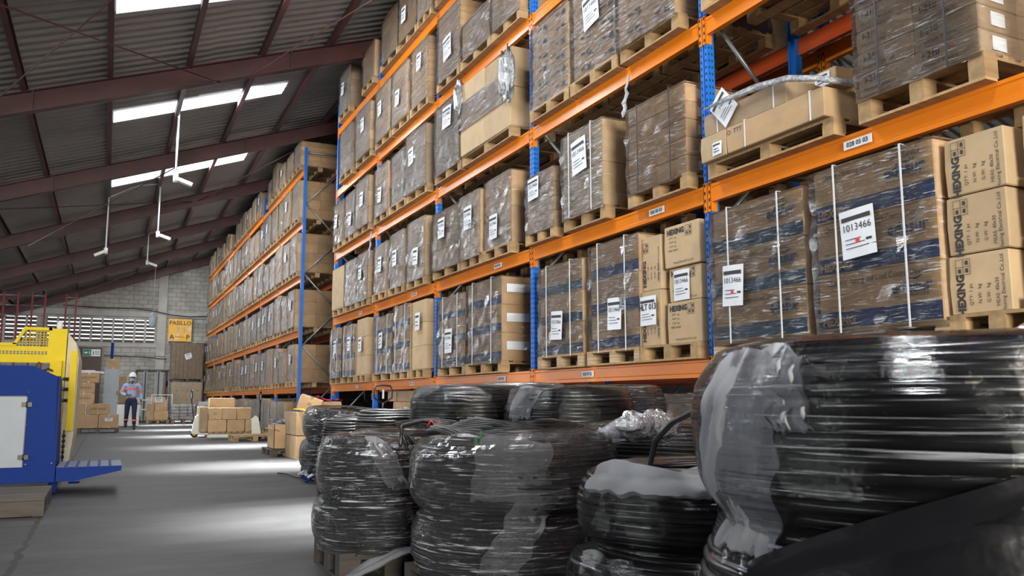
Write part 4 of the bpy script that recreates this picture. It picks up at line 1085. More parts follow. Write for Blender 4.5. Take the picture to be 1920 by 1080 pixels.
mb = MB(); mb.box((0.012, -0.008, 0.262), (0.60, 0.85, 0.266)); mb.build('platform_plate', MSTEEL, pf)
for k in range(5):
    mb = MB(); mb.box((0.08+0.1*k, 0.0, 0.266), (0.105+0.1*k, 0.83, 0.272)); mb.build('tread_rib', MBLUE, pf)
# yellow press behind
yy = 1.75
mb = MB()
mb.box((-1.4, yy, 1.36), (-0.16, yy+0.02, 1.55)); mb.box((-1.4, yy-0.02, 1.55), (-0.56, yy+0.02, 1.585))
mb.prism([(-0.60, 1.57), (-0.56, 1.57), (-0.47, 1.74), (-0.20, 1.74), (-0.20, 1.775), (-0.49, 1.775)], yy-0.02, yy+0.02)
mb.box((-0.235, yy-0.02, 1.36), (-0.19, yy+0.02, 1.775))
for k in range(9):
    mb.box((-0.535+0.035*k, yy-0.004, 1.55), (-0.529+0.035*k, yy+0.002, 1.75) if k > 1 else (-0.529+0.035*k, yy+0.002, 1.60+0.06*k))
for k in range(6): mb.box((-0.53+0.02*k, yy-0.004, 1.575+0.03*k), (-0.21, yy+0.002, 1.581+0.03*k))
g = mloc(mb, 'guard', YEL)
mb = MB()
for k in range(28): mb.box((-1.2+0.036*k, yy-0.003, 1.455), (-1.176+0.036*k, yy, 1.472)); mb.box((-1.2+0.036*k, yy-0.003, 1.478), (-1.176+0.036*k, yy, 1.493))
mb.build('guard_perforation', BLACKP, g)
mb = MB(); mb.box((-0.19, yy-0.03, 0.25), (-0.04, yy+0.3, 1.76)); mb.box((-0.19, yy-0.2, 1.20), (-0.07, yy, 1.38)); mloc(mb, 'column', YEL)
mb = MB(); mb.box((0.015, yy-0.16, 0.57), (0.085, yy-0.13, 1.50)); mloc(mb, 'side_bar', YEL)
mb = MB(); mb.prism([(-0.04, 0.20), (0.06, 0.20), (0.09, 0.5), (0.10, 1.42), (0.06, 1.60), (-0.03, 1.72)], yy, yy+1.4); mloc(mb, 'machine_body', MPALE)
for z in (1.05, 1.17, 0.92):
    mb = MB(); mb.tube([(-0.05, yy-0.1, z), (0.03, yy-0.14, z)], 0.018, 8); mloc(mb, 'hinge_pin', BLACKP)
mb = MB()
for k in range(5): mb.tube([(0.0, yy-0.2, 0.26+k*0.06), (0.0, yy-0.2, 0.29+k*0.06)], 0.018, 10)
mb.tube([(0, yy-0.2, 0.22), (0, yy-0.2, 0.58)], 0.008, 8); mloc(mb, 'valve_stack', BLACKP)
mb = MB(); mb.tube([(-0.13, yy+0.1, 1.76), (-0.13, yy+0.1, 1.86)], 0.032, 12); mloc(mb, 'beacon', WHITEP)
mb = MB(); mb.tube([(-0.42, 1.3, 1.25), (-0.33, 1.35, 1.29), (-0.30, 1.5, 1.35)], 0.012, 8); mb.tube([(-0.25, 1.3, 1.24), (-0.2, 1.4, 1.28), (-0.16, 1.5, 1.26)], 0.012, 8); mloc(mb, 'hose', BLACKP)
mb = MB(); mb.box((0.09, 1.2, 0.0), (0.20, 2.2, 0.02)); mloc(mb, 'floor_plate', MBLUE)
t = thing('pallet', (-1.62, 7.86, 0), 'weathered grey pallet on the floor in front of the blue machine', 'pallet')
for i in range(8):
    mb = MB(); mb.box((0, 0.0+i*0.132, 0.128), (1.22, 0.0+i*0.132+0.124, 0.15)); mb.build('deck_board', WOODG, t)
for x in (0, 0.57, 1.14):
    mb = MB(); mb.box((x, 0.01, 0.105), (x+0.08, 1.04, 0.128)); mb.build('stringer_board', WOODG, t)
    for y in (0.01, 0.47, 0.94):
        mb = MB(); mb.box((x, y, 0), (x+0.08, y+0.1, 0.105)); mb.build('block', WOODG, t)
mb = MB(); mb.box((0, -0.016, 0.008), (1.22, 0.008, 0.125)); mb.build('front_board', WOODG, t)

# ---------------------------------------------------------------- red stored ladders
for i, (xa, xb, zt) in enumerate(((-3.52, -3.07, 4.80), (-2.62, -2.21, 4.82), (-1.53, -1.20, 4.80))):
    t = thing('ladder', (xa, 35, 0), ('leftmost red ladder standing behind the machine', 'middle red ladder standing behind the machine', 'rightmost and narrowest red ladder behind the machine')[i], 'ladder', None)
    for x in (0, xb-xa):
        mb = MB(); mb.box((x-0.03, -0.03, 0), (x+0.03, 0.03, zt)); mb.build('side_rail', RED, t)
    for k in range(13):
        z = zt-0.10-k*0.37
        mb = MB(); mb.tube([(0, 0, z), (xb-xa, 0, z)], 0.022, 6); mb.build('rung', GALV, t)
for z in (4.7, 4.35, 3.99):
    mb = MB(); mb.tube([(-5.2, 35.1, z), (-2.2, 35.1, z)], 0.02, 6); tag(mb.build('rail', GALV), 'thin grey pipe rail behind the left ladders, %s' % {4.7: 'top one', 4.35: 'middle one', 3.99: 'lowest one'}[z], 'rail')

# ---------------------------------------------------------------- end of the aisle
mb = MB(); mb.box((-1.55, WY-0.09, 0), (-0.30, WY-0.02, 3.35)); struct('door_1', mb, BROWNP)
t = thing('safety_sign', (-0.72, WY-0.12, 3.10), 'green and white safety sign above the brown door', 'sign')
mb = MB(); mb.box((-0.36, -0.01, -0.16), (0.36, 0.01, 0.16)); mb.build('sign_board', WHITEP, t)
mb = MB(); mb.box((-0.35, -0.014, -0.15), (-0.02, -0.010, 0.15)); mb.build('green_field', GREEN, t)
mb = MB()
mb.box((-0.30, -0.018, -0.03), (-0.22, -0.014, 0.03)); mb.prism([(-0.22, -0.06), (-0.16, 0), (-0.22, 0.06)], -0.018, -0.014)
mb.tube([(-0.09, -0.016, 0.06), (-0.10, -0.016, 0.0), (-0.06, -0.016, -0.09)], 0.018, 6); mb.build('sign_symbol', WHITEP, t)
mb = MB(); mb.tube([(0.05, -0.016, -0.09), (0.08, -0.016, 0.0), (0.06, -0.016, 0.07)], 0.018, 6)
for z in (0.07, 0.0, -0.07): mb.box((0.14, -0.014, z-0.012), (0.33, -0.011, z+0.012))
mb.build('sign_lines', GREEN, t)
mb = MB(); mb.box((-0.17, WY-0.12, 1.95), (0.22, WY-0.11, 2.25), 0, Matrix.Translation((-0.75, 0, 0.05))); tag(mb.build('notice', PAPER), 'white notice sheet taped on the brown door', 'notice')
t = thing('aisle_sign', (3.03, WY-0.15, 4.27), 'yellow hand-lettered aisle sign on the end wall', 'sign')
mb = MB(); mb.box((-0.52, -0.01, -0.54), (0.52, 0.02, 0.54)); mb.build('sign_board', SIGNY, t)
for s, z, x, q in (('PASILLO', 0.33, 0.0, 0.27), ('2 3', 0.0, 0.05, 0.34), ('A', -0.35, -0.36, 0.32), ('P', -0.35, 0.36, 0.32)):
    text(s, q, GREY if s == '2 3' else INK, t, (x, -0.014, z), 'e', bold=0.004)
mb = MB(); mb.box((-0.22, -0.016, -0.345), (0.2, -0.012, -0.325)); mb.build('sign_line', INK, t)
mb = MB(); mb.box((-0.50, -0.03, -0.575), (0.50, 0.02, -0.545)); mb.build('sign_ledge', BROWNP, t)
# conduits and cables on the end wall
def pipe(name, pts, r, m, label, cat='conduit', n=8):
    mb = MB(); mb.tube(pts, r, n); return tag(mb.build(name, m), label, cat)
pipe('conduit', [(0.85, WY-0.1, 6.6), (0.85, WY-0.1, 5.35), (0.9, WY-0.1, 5.3), (1.85, WY-0.1, 5.3), (1.85, WY-0.1, 4.6)], 0.022, CONC, 'thin grey conduit bending along the end wall above the louvres')
pipe('wall_cable', [(-2.0, WY-0.20, 5.25), (-0.5, WY-0.20, 5.18), (1.0, WY-0.20, 5.22), (1.9, WY-0.20, 5.12), (2.6, WY-0.20, 4.98), (3.4, WY-0.20, 4.92), (4.6, WY-0.20, 5.0)], 0.025, BLACKP, 'black cable drooping across the end wall above the yellow sign', 'cable')
pipe('conduit', [(-0.2, WY-0.1, 3.10), (1.2, WY-0.1, 3.08), (2.4, WY-0.1, 2.98)], 0.02, CONC, 'pale conduit running level across the end wall below the louvres')
pipe('conduit', [(-0.2, WY-0.1, 2.98), (1.2, WY-0.1, 2.95), (1.9, WY-0.1, 2.90), (2.5, WY-0.1, 2.86)], 0.018, BLACKP, 'dark conduit just under the pale one on the end wall')
t = thing('hanging_bell', (1.57, 38, 4.2), 'oval grey-white fitting hanging in front of the louvred window', 'light fixture')
mb = MB(); mb.tube([(0, 0, -0.30), (0, 0, -0.2), (0, 0, 0.1), (0, 0, 0.28), (0, 0, 0.33)], [0.05, 0.14, 0.16, 0.10, 0.03], 16); mb.build('shade', GREY, t)
mb = MB(); mb.tube([(0, 0, 0.33), (0, 0, roof_z(1.57)-4.2)], 0.012, 6); mb.build('cord', GREY, t)
# cartons stack by the left
pallet(-0.72, 27.0, 0.9, 0, 'dark pallet under the cartons right of the yellow machine', dx=1.1, wood=WOODG)
def cbox(x, y, z, dx, dy, dz, label, m=CARD, grp=None, txt=None, rz=0, lab=None):
    o = thing('carton', (x, y, z), label, 'carton', grp, rz); put('carton_body', carton_mesh(dx, dy, dz, m), o)
    if txt: text(txt, dz*0.3, INK, o, (dx*0.5, -0.004, dz*0.5), 'e')
    if lab: paper(o, lab[0], lab[1], lab[2], lab[3], side='e', x=-0.006, plain=True)
    return o
g_ = 'cartons stacked right of the machine'
cbox(-0.70, 27.05, PH, 0.52, 0.5, 0.38, 'lower left large carton on the dark pallet right of the machine', grp=g_)
cbox(-0.16, 27.05, PH, 0.52, 0.5, 0.38, 'lower right carton with a white sticker, right of the machine', grp=g_, lab=(0.26, 0.24, 0.2, 0.1))
cbox(-0.50, 27.1, PH+0.39, 0.62, 0.4, 0.30, 'wide carton marked in black, second layer right of the machine', grp=g_, txt='LITE WAY')
cbox(-0.95, 27.1, PH+0.39, 0.42, 0.4, 0.30, 'carton half hidden beside the machine, second layer', grp=g_)
for k, s in enumerate(('lowest', 'middle', 'top')):
    cbox(-0.86+(0.10 if k == 2 else 0), 27.15, PH+0.70+k*0.295, 0.55, 0.4, 0.285, s+' marked carton in the upright column right of the machine', grp=g_, txt='LITE WAY')
t = thing('steel_cabinet', (-0.10, 33.0, 0), 'tall pale blue-grey steel cabinet left of the walking person', 'cabinet')
mb = MB(); mb.box((0, 0, 0.05), (0.48, 0.45, 2.02)); mb.build('cabinet_body', GREY, t)
mb = MB(); mb.box((0.01, -0.02, 0.40), (0.47, 0, 2.0)); d = mb.build('door', GREY, t)
mb = MB(); mb.tube([(0.43, -0.04, 1.1), (0.43, -0.04, 1.25)], 0.01, 6); mb.build('handle', BLACKP, d)
mb = MB(); mb.box((0.02, -0.01, 0), (0.08, 0.06, 0.05)); mb.box((0.40, -0.01, 0), (0.46, 0.06, 0.05)); mb.build('foot', BLACKP, t)
cbox(-0.02, 33.05, 2.02, 0.36, 0.36, 0.36, 'open-topped carton standing on the pale grey steel cabinet')
mb = MB(); mb.box((0.05, 33.15, 2.385), (0.15, 33.2, 2.95), 0, None); tag(mb.build('board_offcut', MBLUE), 'blue upright board end sticking out of the carton on the cabinet', 'board')
t = thing('equipment_box', (-1.0, 34.5, 0), 'pale grey box unit standing before the brown door, half hidden by cartons', 'box unit')
mb = MB(); mb.box((0, 0, 0), (0.52, 0.4, 1.95)); mb.build('unit_body', WHITEP, t)
mb = MB(); mb.box((-0.1, -0.02, 1.95), (0.75, 0.42, 2.02), 0, Matrix.Rotation(math.radians(4), 4, 'Y')); mb.build('unit_lid', WHITEP, t)
t = thing('white_locker', (0.36, 32.9, 0), 'low white cabinet standing behind the walking person', 'cabinet')
mb = MB(); mb.box((0, 0, 0.02), (0.72, 0.4, 0.78)); mb.build('cabinet_body', WHITEP, t)
mb = MB(); mb.box((0.345, -0.012, 0.04), (0.355, 0, 0.76)); mb.build('door_gap', GREY, t)
mb = MB(); mb.box((0.0, -0.01, 0.78), (0.72, 0.42, 0.81)); mb.build('cabinet_top', BLACKP, t)
cbox(0.36, 33.4, 0.0, 0.6, 0.5, 1.78, 'tall brown carton behind the walking person', m=CARD3)
# forklift parked at the end of the aisle
t = thing('forklift', (1.35, 39.2, 0), 'parked forklift with twin grey mast columns at the end of the aisle', 'forklift')
for x in (0.10, 0.62):
    mb = MB(); mb.box((x-0.075, -0.05, 0.05), (x+0.075, 0.12, 2.18)); mb.build('mast_column', GREY, t)
    mb = MB(); mb.box((x-0.03, -0.07, 0.05), (x+0.03, -0.05, 2.15)); mb.build('lift_chain', BLACKP, t)
mb = MB(); mb.box((-0.25, -0.06, 2.16), (1.05, 1.6, 2.22)); mb.build('overhead_guard', BLACKP, t)
mb = MB(); mb.box((-0.25, 0.3, 0.25), (1.05, 2.0, 1.05)); mb.build('body', CREAM, t)
mb = MB()
for x in (-0.22, 1.0): mb.box((x-0.03, 0.35, 1.05), (x+0.03, 0.42, 2.18)); mb.box((x-0.03, 1.5, 1.05), (x+0.03, 1.57, 2.18))
mb.build('guard_post', BLACKP, t)
for x in (-0.22, 1.02):
    mb = MB(); mb.tube([(x-0.08, 0.45, 0.27), (x+0.08, 0.45, 0.27)], 0.27, 16); mb.build('wheel', BLACKP, t)
mb = MB(); mb.box((-0.1, -0.09, 0.9), (0.85, -0.05, 0.96)); mb.box((-0.1, -0.09, 0.5), (0.85, -0.05, 0.56)); mb.box((0.80, -0.09, 0.1), (0.86, -0.05, 0.96)); mb.build('load_backrest', CREAM, t)
for x in (0.15, 0.55):
    mb = MB(); mb.box((x, -0.9, 0.05), (x+0.1, -0.05, 0.09)); mb.build('fork', BLACKP, t)
mb = MB(); mb.box((0.95, 0.2, 0.95), (1.0, 0.25, 1.75)); mb.box((0.93, 0.2, 1.5), (1.02, 0.27, 1.75)); mb.build('side_marker', RED, t)
t = thing('guard_frame', (1.72, 38.35, 0), 'white tubular frame standing in front of the forklift', 'frame')
mb = MB(); mb.tube([(0, 0, 0), (0, 0, 1.14), (0.78, 0, 1.14), (0.78, 0, 0.02)], 0.028, 8); mb.build('frame_tube', WHITEP, t)
g_ = 'cartons in front of the forklift'
pallet(1.50, 37.2, 0.8, 0, 'pallet under the cartons in front of the forklift', dx=0.85, near=True)
cbox(1.52, 37.25, PH, 0.25, 0.5, 0.37, 'narrow lower left carton in front of the forklift', grp=g_)
cbox(1.78, 37.25, PH, 0.52, 0.5, 0.37, 'wide lower right carton in front of the forklift', grp=g_)
cbox(1.52, 37.3, PH+0.375, 0.24, 0.5, 0.27, 'narrow upper left carton in front of the forklift', grp=g_)
cbox(1.80, 37.3, PH+0.375, 0.46, 0.5, 0.30, 'upper right carton in front of the forklift', grp=g_)
cbox(1.70, 37.35, PH+0.68, 0.45, 0.45, 0.24, 'topmost carton with a white sheet in front of the forklift', grp=g_, lab=(0.23, 0.12, 0.3, 0.19))
# sacks wrapped on a pallet, white packs
def soft_pile(x, y, z, dx, dy, dz, label, m, nx, nz, filmm=FILMG, name='sack_pile', cat='wrapped sacks', grp=None):
    t = thing(name, (x, y, z), label, cat, grp)
    for k in range(nz):
        for i in range(nx):
            sd = R.uniform(0, 99); mb = MB(); w_ = dx/nx; h_ = dz/nz
            def fn(u, v, sd=sd, w_=w_, h_=h_, i=i, k=k):
                a, b = 2*PI*u, PI*v; n_ = 1+0.12*noise.noise(Vector((math.cos(a)*2+sd, math.sin(a)*2, v*4)))
                sq = lambda q: math.copysign(abs(q)**0.45, q)
                return (w_*(i+0.5)+w_*0.52*n_*sq(math.cos(a))*sq(math.sin(b)), dy/2+dy*0.5*n_*sq(math.sin(a))*sq(math.sin(b)), h_*(k+0.5)+h_*0.53*sq(math.cos(b)))
            mb.grid(fn, 20, 10, 0, True); mb.build('sack', m, t)
    if filmm: wrap_mb(dx, dy, dz, 0.02, 0.03, R.uniform(0, 50)).build('stretch_wrap', [filmm, filmm], t)
    return t
SACK = mat('white_sack', (0.62, 0.60, 0.58), 0.7, var=0.15, scale=6)
SACKB = mat('brown_bundle', (0.36, 0.25, 0.13), 0.8, var=0.2, scale=6)
pallet(2.42, 37.0, 0.9, 0, 'pale pallet under the wrapped white sacks before the end wall', dx=0.95)
soft_pile(2.42, 37.02, PH, 0.93, 0.85, 0.62, 'film-wrapped white sacks on a pale pallet before the end wall', SACK, 3, 5)
soft_pile(2.12, 38.4, 0, 0.42, 0.5, 0.45, 'loose heap of white sacks on the floor left of the wrapped sacks', SACK, 2, 3, None)
t = thing('white_pack', (3.42, 36.6, 0), 'white plastic-covered pack on the floor against the far rack end', 'pack')
mb = MB(); mb.box((0, 0, 0.05), (0.62, 0.6, 0.86)); mb.build('pack_body', WHITEP, t)
wrap_mb(0.62, 0.6, 0.86, 0.02, 0.02, 3).build('stretch_wrap', [FILMG, FILMG], t)
mb = MB(); mb.box((0.2, -0.02, 0.35), (0.45, -0.0, 0.7)); mb.build('brown_patch', CARD3, t)
pallet(2.66, 42.1, 1.0, 0, 'pallet under the white cartons below the yellow aisle sign', dx=1.4, wood=WOOD)
load('wrapped_carton_load', 2.68, 42.12, 43.1, PH, 1.62, 'pale film-wrapped carton stack below the brown bundle at the end wall', None, nx=2, nz=4, nd=3, dx=1.38, cm=mat('cream_carton', (0.60, 0.50, 0.36), 0.7, var=0.1), wrap='g', lab=None)
pallet(2.66, 42.1, 1.0, 1.77, 'pallet between the pale stack and the brown bundle at the end wall', dx=1.4, wood=WOODG)
t = thing('bundle', (2.64, 42.1, 1.905), 'tall brown wrapped bundle directly below the yellow aisle sign', 'bundle')
for k in range(8):
    mb = MB(); mb.box((k*0.175, 0.01*(k % 3), 0), (k*0.175+0.168, 0.95, 1.66+0.02*(k % 2))); mb.build('board', SACKB, t)
wrap_mb(1.40, 0.96, 1.68, 0.012, 0.012, 8).build('stretch_wrap', [FILM, FILM], t)
paper(t, 0.72, 1.05, 0.30, 0.26, side='e', x=-0.03, plain=True, tilt=0.3)

# ---------------------------------------------------------------- floor goods in the cross aisle
pallet(2.33, 22.3, 1.0, 0, 'pale pallet held by the left pallet jack in the cross aisle', dx=0.95)
g_ = 'brown cartons on the pallet jacks in the cross aisle'
for i, (x, w_) in enumerate(((2.32, 0.44), (2.77, 0.43), (3.21, 0.27))):
    cbox(x, 22.35, PH, w_-0.008, 0.55, 0.30, ('left', 'middle', 'right')[i]+' carton of the lower row on the pallet jack', CARD, g_)
for i, x in enumerate((2.33, 2.65, 3.00)):
    cbox(x, 22.38, PH+0.305, 0.31 if i == 0 else 0.335, 0.5, 0.29, ('left', 'middle', 'right')[i]+' carton of the upper row on the pallet jack', CARD, g_, txt='01' if i == 0 else None)
cbox(2.12, 22.45, PH, 0.19, 0.8, 0.62, 'grey-brown carton at the left end of the cartons on the pallet jack', CARD3, g_)
cbox(2.40, 23.0, PH+0.6, 0.62, 0.35, 0.24, 'pale carton behind and above the cartons on the pallet jack', CARD2, g_)
pallet(2.62, 19.9, 1.0, 0, 'empty reddish pallet lying in the cross aisle', dx=0.95)
def jack(x, y, label, rz=0.0, z=0, m=CREAM, hl=1.05, lean=0.0):
    t = thing('pallet_jack', (x, y, z), label, 'pallet jack', 'hand pallet jacks', rz)
    mb = MB(); mb.prism([(-0.10, 0.10), (0.12, 0.06), (0.14, 0.48), (0.05, 0.56), (-0.02, 0.50)], -0.10, 0.10); mb.build('pump_body', m, t)
    for s in (-0.22, 0.14):
        mb = MB(); mb.box((0.10, s-0.04, 0.06), (1.10, s+0.12, 0.11)); mb.build('fork', m, t)
    mb = MB(); mb.tube([(-0.02, -0.07, 0.09), (-0.02, 0.07, 0.09)], 0.09, 16); w_ = mb.build('wheel', BLACKP, t)
    for s in (-1, 1):
        mb = MB(); mb.tube([(-0.02, s*0.072, 0.09), (-0.02, s*0.085, 0.09)], 0.055, 12); mb.build('wheel_hub', YWEB, w_)
    mb = MB(); mb.tube([(-0.04, 0, 0.42), (-0.06+lean, 0, hl-0.14)], 0.018, 8); h = mb.build('handle', BLACKP, t)
    top = hl; q = 0.145; xx = -0.06+lean
    mb = MB(); mb.tube([(xx, 0, top-0.16), (xx, -q, top-0.07), (xx, -q*1.05, top+0.05), (xx, -q*0.8, top+0.12), (xx, 0, top+0.13), (xx, q*0.8, top+0.12), (xx, q*1.05, top+0.05), (xx, q, top-0.07), (xx, 0, top-0.16)], 0.014, 8)
    mb.build('grip_loop', BLACKP, h)
    mb = MB(); mb.box((xx-0.012, -0.012, top-0.08), (xx+0.012, 0.012, top+0.06)); mb.build('release_lever', PAPER, h)
    return t
jack(2.06, 22.75, 'cream pallet jack with an orange-hubbed wheel left of the cartons', 0.0, lean=-0.06)
jack(3.30, 21.0, 'second cream pallet jack right of the cartons, handle upright', PI*0.92, lean=0.02, hl=1.0)
jack(3.93, 13.0, 'pallet jack with a black loop handle under the fifth bay', PI/2+0.05, hl=1.02, m=RED)
jack(4.60, 15.9, 'pallet jack half hidden behind the rack upright', PI/2, hl=1.0, m=GREY)
# scrap carton and strapped cartons near the coils
pallet(2.47, 14.3, 0.9, 0, 'broken pallet under the scrap-filled carton', dx=0.75, wood=WOODG, hh=0.12)
t = thing('scrap_carton', (2.52, 14.35, 0.12), 'open carton of metal scrap with a crimson star-shaped mark', 'carton')
mb = MB(); a_, b_, h_ = 0.50, 0.60, 0.40
mb.box((0, 0, 0), (a_, b_, 0.01)); mb.box((0, 0, 0), (a_, 0.01, h_)); mb.box((0, b_-0.01, 0), (a_, b_, h_)); mb.box((0, 0, 0), (0.01, b_, h_)); mb.box((a_-0.01, 0, 0), (a_, b_, h_))
mb.box((-0.14, 0, h_-0.1), (0, b_, h_-0.09), 0, Matrix.Rotation(0.3, 4, 'Y')); mb.build('carton_body', CARD, t)
mb = MB()
rr = random.Random(3)
for i in range(70):
    p = Vector((rr.uniform(0.03, 0.47), rr.uniform(0.03, 0.57), rr.uniform(0.33, 0.48))); d = Vector((rr.uniform(-1, 1), rr.uniform(-1, 1), rr.uniform(-0.3, 0.3)))*0.09
    mb.tube([p-d, p, p+d], rr.uniform(0.005, 0.014), 6, rr.choice([0, 0, 1, 2]))
o = mb.build('scrap_pieces', [GALV, BLACKP, GREY], t); o['kind'] = 'stuff'
mb = MB(); mb.box((0.29, -0.006, 0.17), (0.44, -0.002, 0.33)); q = mb.build('mark_sheet', CARD2, t)
mb = MB(); pts = []
for k in range(10):
    r_ = 0.07 if k % 2 == 0 else 0.035; pts.append((0.36+r_*math.cos(k*PI/5+0.3), 0.25+r_*math.sin(k*PI/5+0.3)))
mb.prism(pts, -0.010, -0.006); mb.build('crimson_mark', MAG, q)
mb = MB()
for i in range(26):
    p = Vector((rr.uniform(2.86, 3.15), rr.uniform(14.05, 14.3), 0.03+rr.uniform(0, 0.16))); d = Vector((0.12, rr.uniform(-0.05, 0.05), rr.uniform(-0.03, 0.03)))
    mb.tube([p-d, p, p+d], 0.014, 6, rr.choice([0, 1]))
o = tag(mb.build('scrap_rods', [GALV, GREEN]), 'heap of short metal rods on the floor between scrap carton and strapped cartons', 'metal scrap'); o['kind'] = 'stuff'
g_ = 'strapped cartons beside the bluish coils'
for k, s in enumerate(('lower', 'upper')):
    o = cbox(2.70, 13.45, 0.0+k*0.37, 0.55, 0.5, 0.36, s+' strapped brown carton standing on the floor beside the bluish coils', CARD, g_)
    mb = MB(); mb.box((0.19, -0.006, 0), (0.22, -0.002, 0.365)); mb.box((0.19, 0, 0.362), (0.22, 0.5, 0.366)); mb.build('strap', STRAPW, o)
    o = cbox(2.70, 14.0, 0.0+k*0.37, 0.55, 0.5, 0.36, s+' brown carton behind the strapped pair', CARD3, g_)
o = cbox(2.72, 13.6, 0.80, 0.36, 0.42, 0.22, 'tilted brown carton lying on top of the strapped cartons', CARD, None, txt='01')
o.rotation_euler = (0.05, 0.30, -0.25)
o = cbox(3.12, 13.75, 0.745, 0.36, 0.35, 0.15, 'reddish carton topped with crimson plastic, beside the tilted carton', CARD)
mb = MB()
mb.grid(lambda u, v: (0.02+0.40*u-0.05, 0.36*v, 0.165+0.05*abs(noise.noise(Vector((u*4, v*4, 2))))+0.16*max(0, 0.35-u)*1.2), 14, 10)
mb.grid(lambda u, v: (0.02+0.40*(1-u)-0.05, 0.36*v, 0.158+0.05*abs(noise.noise(Vector(((1-u)*4, v*4, 2))))+0.16*max(0, u-0.65)*1.2), 14, 10)
q = tag(mb.build('plastic_sheet', MAG), 'crumpled crimson plastic sheet lying on the reddish carton', 'plastic sheet'); q.location = (3.12, 13.75, 0.745)
cbox(3.12, 13.75, 0.0, 0.40, 0.42, 0.74, 'tall plain carton under the crimson plastic', CARD3)
mb = MB()
for j in range(3):
    pts = [(2.66+0.02*j, 13.52, 0.78), (2.75+0.02*j, 13.44-0.01*j, 0.775), (2.86, 13.42-0.01*j, 0.72), (2.95+0.01*j, 13.42-0.01*j, 0.55), (2.99+0.015*j, 13.425-0.01*j, 0.33+0.04*j)]
    mb.tube(pts, 0.012, 6)
tag(mb.build('webbing_strap', YWEB), 'yellow webbing draped over the strapped cartons', 'strap')
mb = MB()
for i in range(20):
    p = Vector((2.20+rr.uniform(-0.1, 0.12), 9.75+rr.uniform(-0.25, 0.3), rr.uniform(0.03, 0.14))); d = Vector((rr.uniform(-1, 1), rr.uniform(-1, 1), rr.uniform(-0.4, 0.4)))*0.08
    mb.tube([p-d, p+Vector((0, 0, 0.02)), p+d], 0.016, 6, rr.choice([0, 1, 2]))
mb.tube([(1.98, 10.9, 0.02), (2.04, 10.6, 0.03), (2.08, 10.2, 0.02), (2.18, 9.8, 0.03)], 0.01, 6, 0)
o = tag(mb.build('debris', [BLACKP, PAPER, MBLUE]), 'scraps of film, cable and blue strap on the floor below the bluish coils', 'debris'); o['kind'] = 'stuff'

# ---------------------------------------------------------------- hanging lamps on white conduits and bracing rods
def hang(x, y, zt, zb, dirx, label, arm=None):
    t = thing('hanging_lamp', (x, y, zb), label, 'lamp', 'lamp heads hanging on white conduit')
    mb = MB(); mb.tube([(0, 0, zt-zb), (0, 0, 0)], 0.02, 8)
    if arm: mb.tube(arm, 0.022, 8)
    mb.build('conduit', PIPE, t)
    mb = MB(); mb.tube([(0, 0, -0.08), (0, 0, 0.08)], 0.05, 10); mb.build('joint', PIPE, t)
    mb = MB(); M = Matrix.Rotation(math.radians(18), 4, 'Y') if dirx > 0 else Matrix.Rotation(math.radians(-28), 4, 'Y')
    a, b = (0.05, 0.34) if dirx > 0 else (-0.30, -0.04)
    mb.box((a, -0.07, -0.04), (b, 0.07, 0.03), 0, M); mb.build('lamp_head', CREAM, t)
hang(1.03, 18.1, roof_z(1.03), 5.42, 1, 'hanging lamp nearest the camera, below the largest skylight')
hang(-0.23, 24.5, 6.30, 4.85, -1, 'leftmost hanging lamp, its conduit bending right near the roof', arm=[(0, 0, 1.45), (0.55, 0, 1.78), (0.80, 0, 1.88), (1.20, 0, 1.95)])
hang(1.02, 24.5, roof_z(1.02), 5.40, 1, 'hanging lamp at the end of the bent conduit, right of the leftmost one')
hang(1.04, 32.0, roof_z(1.04), 5.74, 1, 'farthest hanging lamp, low between the other three')
def rod(a, b, label, r=0.012): pipe('bracing_rod', [a, b], r, WIRE, label, 'rod', 6)
def rz_(x): return roof_z(x)-0.34
rod((-2.7, 9.6, rz_(-2.7)), (1.51, 15.3, 6.55), 'long thin bracing rod under the roof, catching light over the first rafter')
rod((-2.1, 15.2, 5.35), (0.8, 9.6, rz_(0.8)), 'dark bracing rod crossing the long one at upper left')
rod((2.0, 15.3, 6.75), (5.2, 9.7, rz_(5.2)), 'reddish bracing rod rising to the top of the photo left of the rack')
rod((-2.2, 26.7, 5.2), (1.6, 21.2, rz_(1.6)), 'dark rod crossing behind the bent conduit')
rod((-3.4, 21.3, 4.95), (2.0, 26.7, rz_(2.0)), 'thin pale rod sagging level behind the left lamps')
rod((2.2, 26.8, rz_(2.2)), (5.0, 21.2, rz_(5.0)), 'thin rod rising right above the far rack')
rod((-3.2, 42.4, 4.85), (3.6, 37.6, rz_(3.6)), 'pale long rod low before the end wall')

# ---------------------------------------------------------------- the walking person
def chainobj(name, chains, m, parent, sub=2, root=0):
    """chains: lists of (pos, radius); the first point of a later chain may be an index into the points made so far"""
    vs = []; rs = []; es = []
    for ch in chains:
        prev = None
        for p in ch:
            if isinstance(p, int): prev = p; continue
            vs.append(p[0]); rs.append(p[1] if isinstance(p[1], tuple) else (p[1], p[1]))
            if prev is not None: es.append((prev, len(vs)-1))
            prev = len(vs)-1
    me = bpy.data.meshes.new(name); me.from_pydata(vs, es, []); me.materials.append(m)
    o = bpy.data.objects.new(name, me); COL.objects.link(o); o.parent = parent
    bm = bmesh.new(); bm.from_mesh(me); lay = bm.verts.layers.skin.verify()
    for i, v in enumerate(bm.verts):
        v[lay].radius = rs[i]
        v[lay].use_root = (i == root)
    bm.to_mesh(me); bm.free()
    md = o.modifiers.new('skin', 'SKIN'); md.use_smooth_shade = True
    s = o.modifiers.new('sub', 'SUBSURF'); s.levels = sub; s.render_levels = sub
    return o
ps = thing('person', (0.73, 29.87, 0), 'person in white helmet, blue mask, light blue shirt and navy trousers walking up the aisle', 'person', None, 0.0)
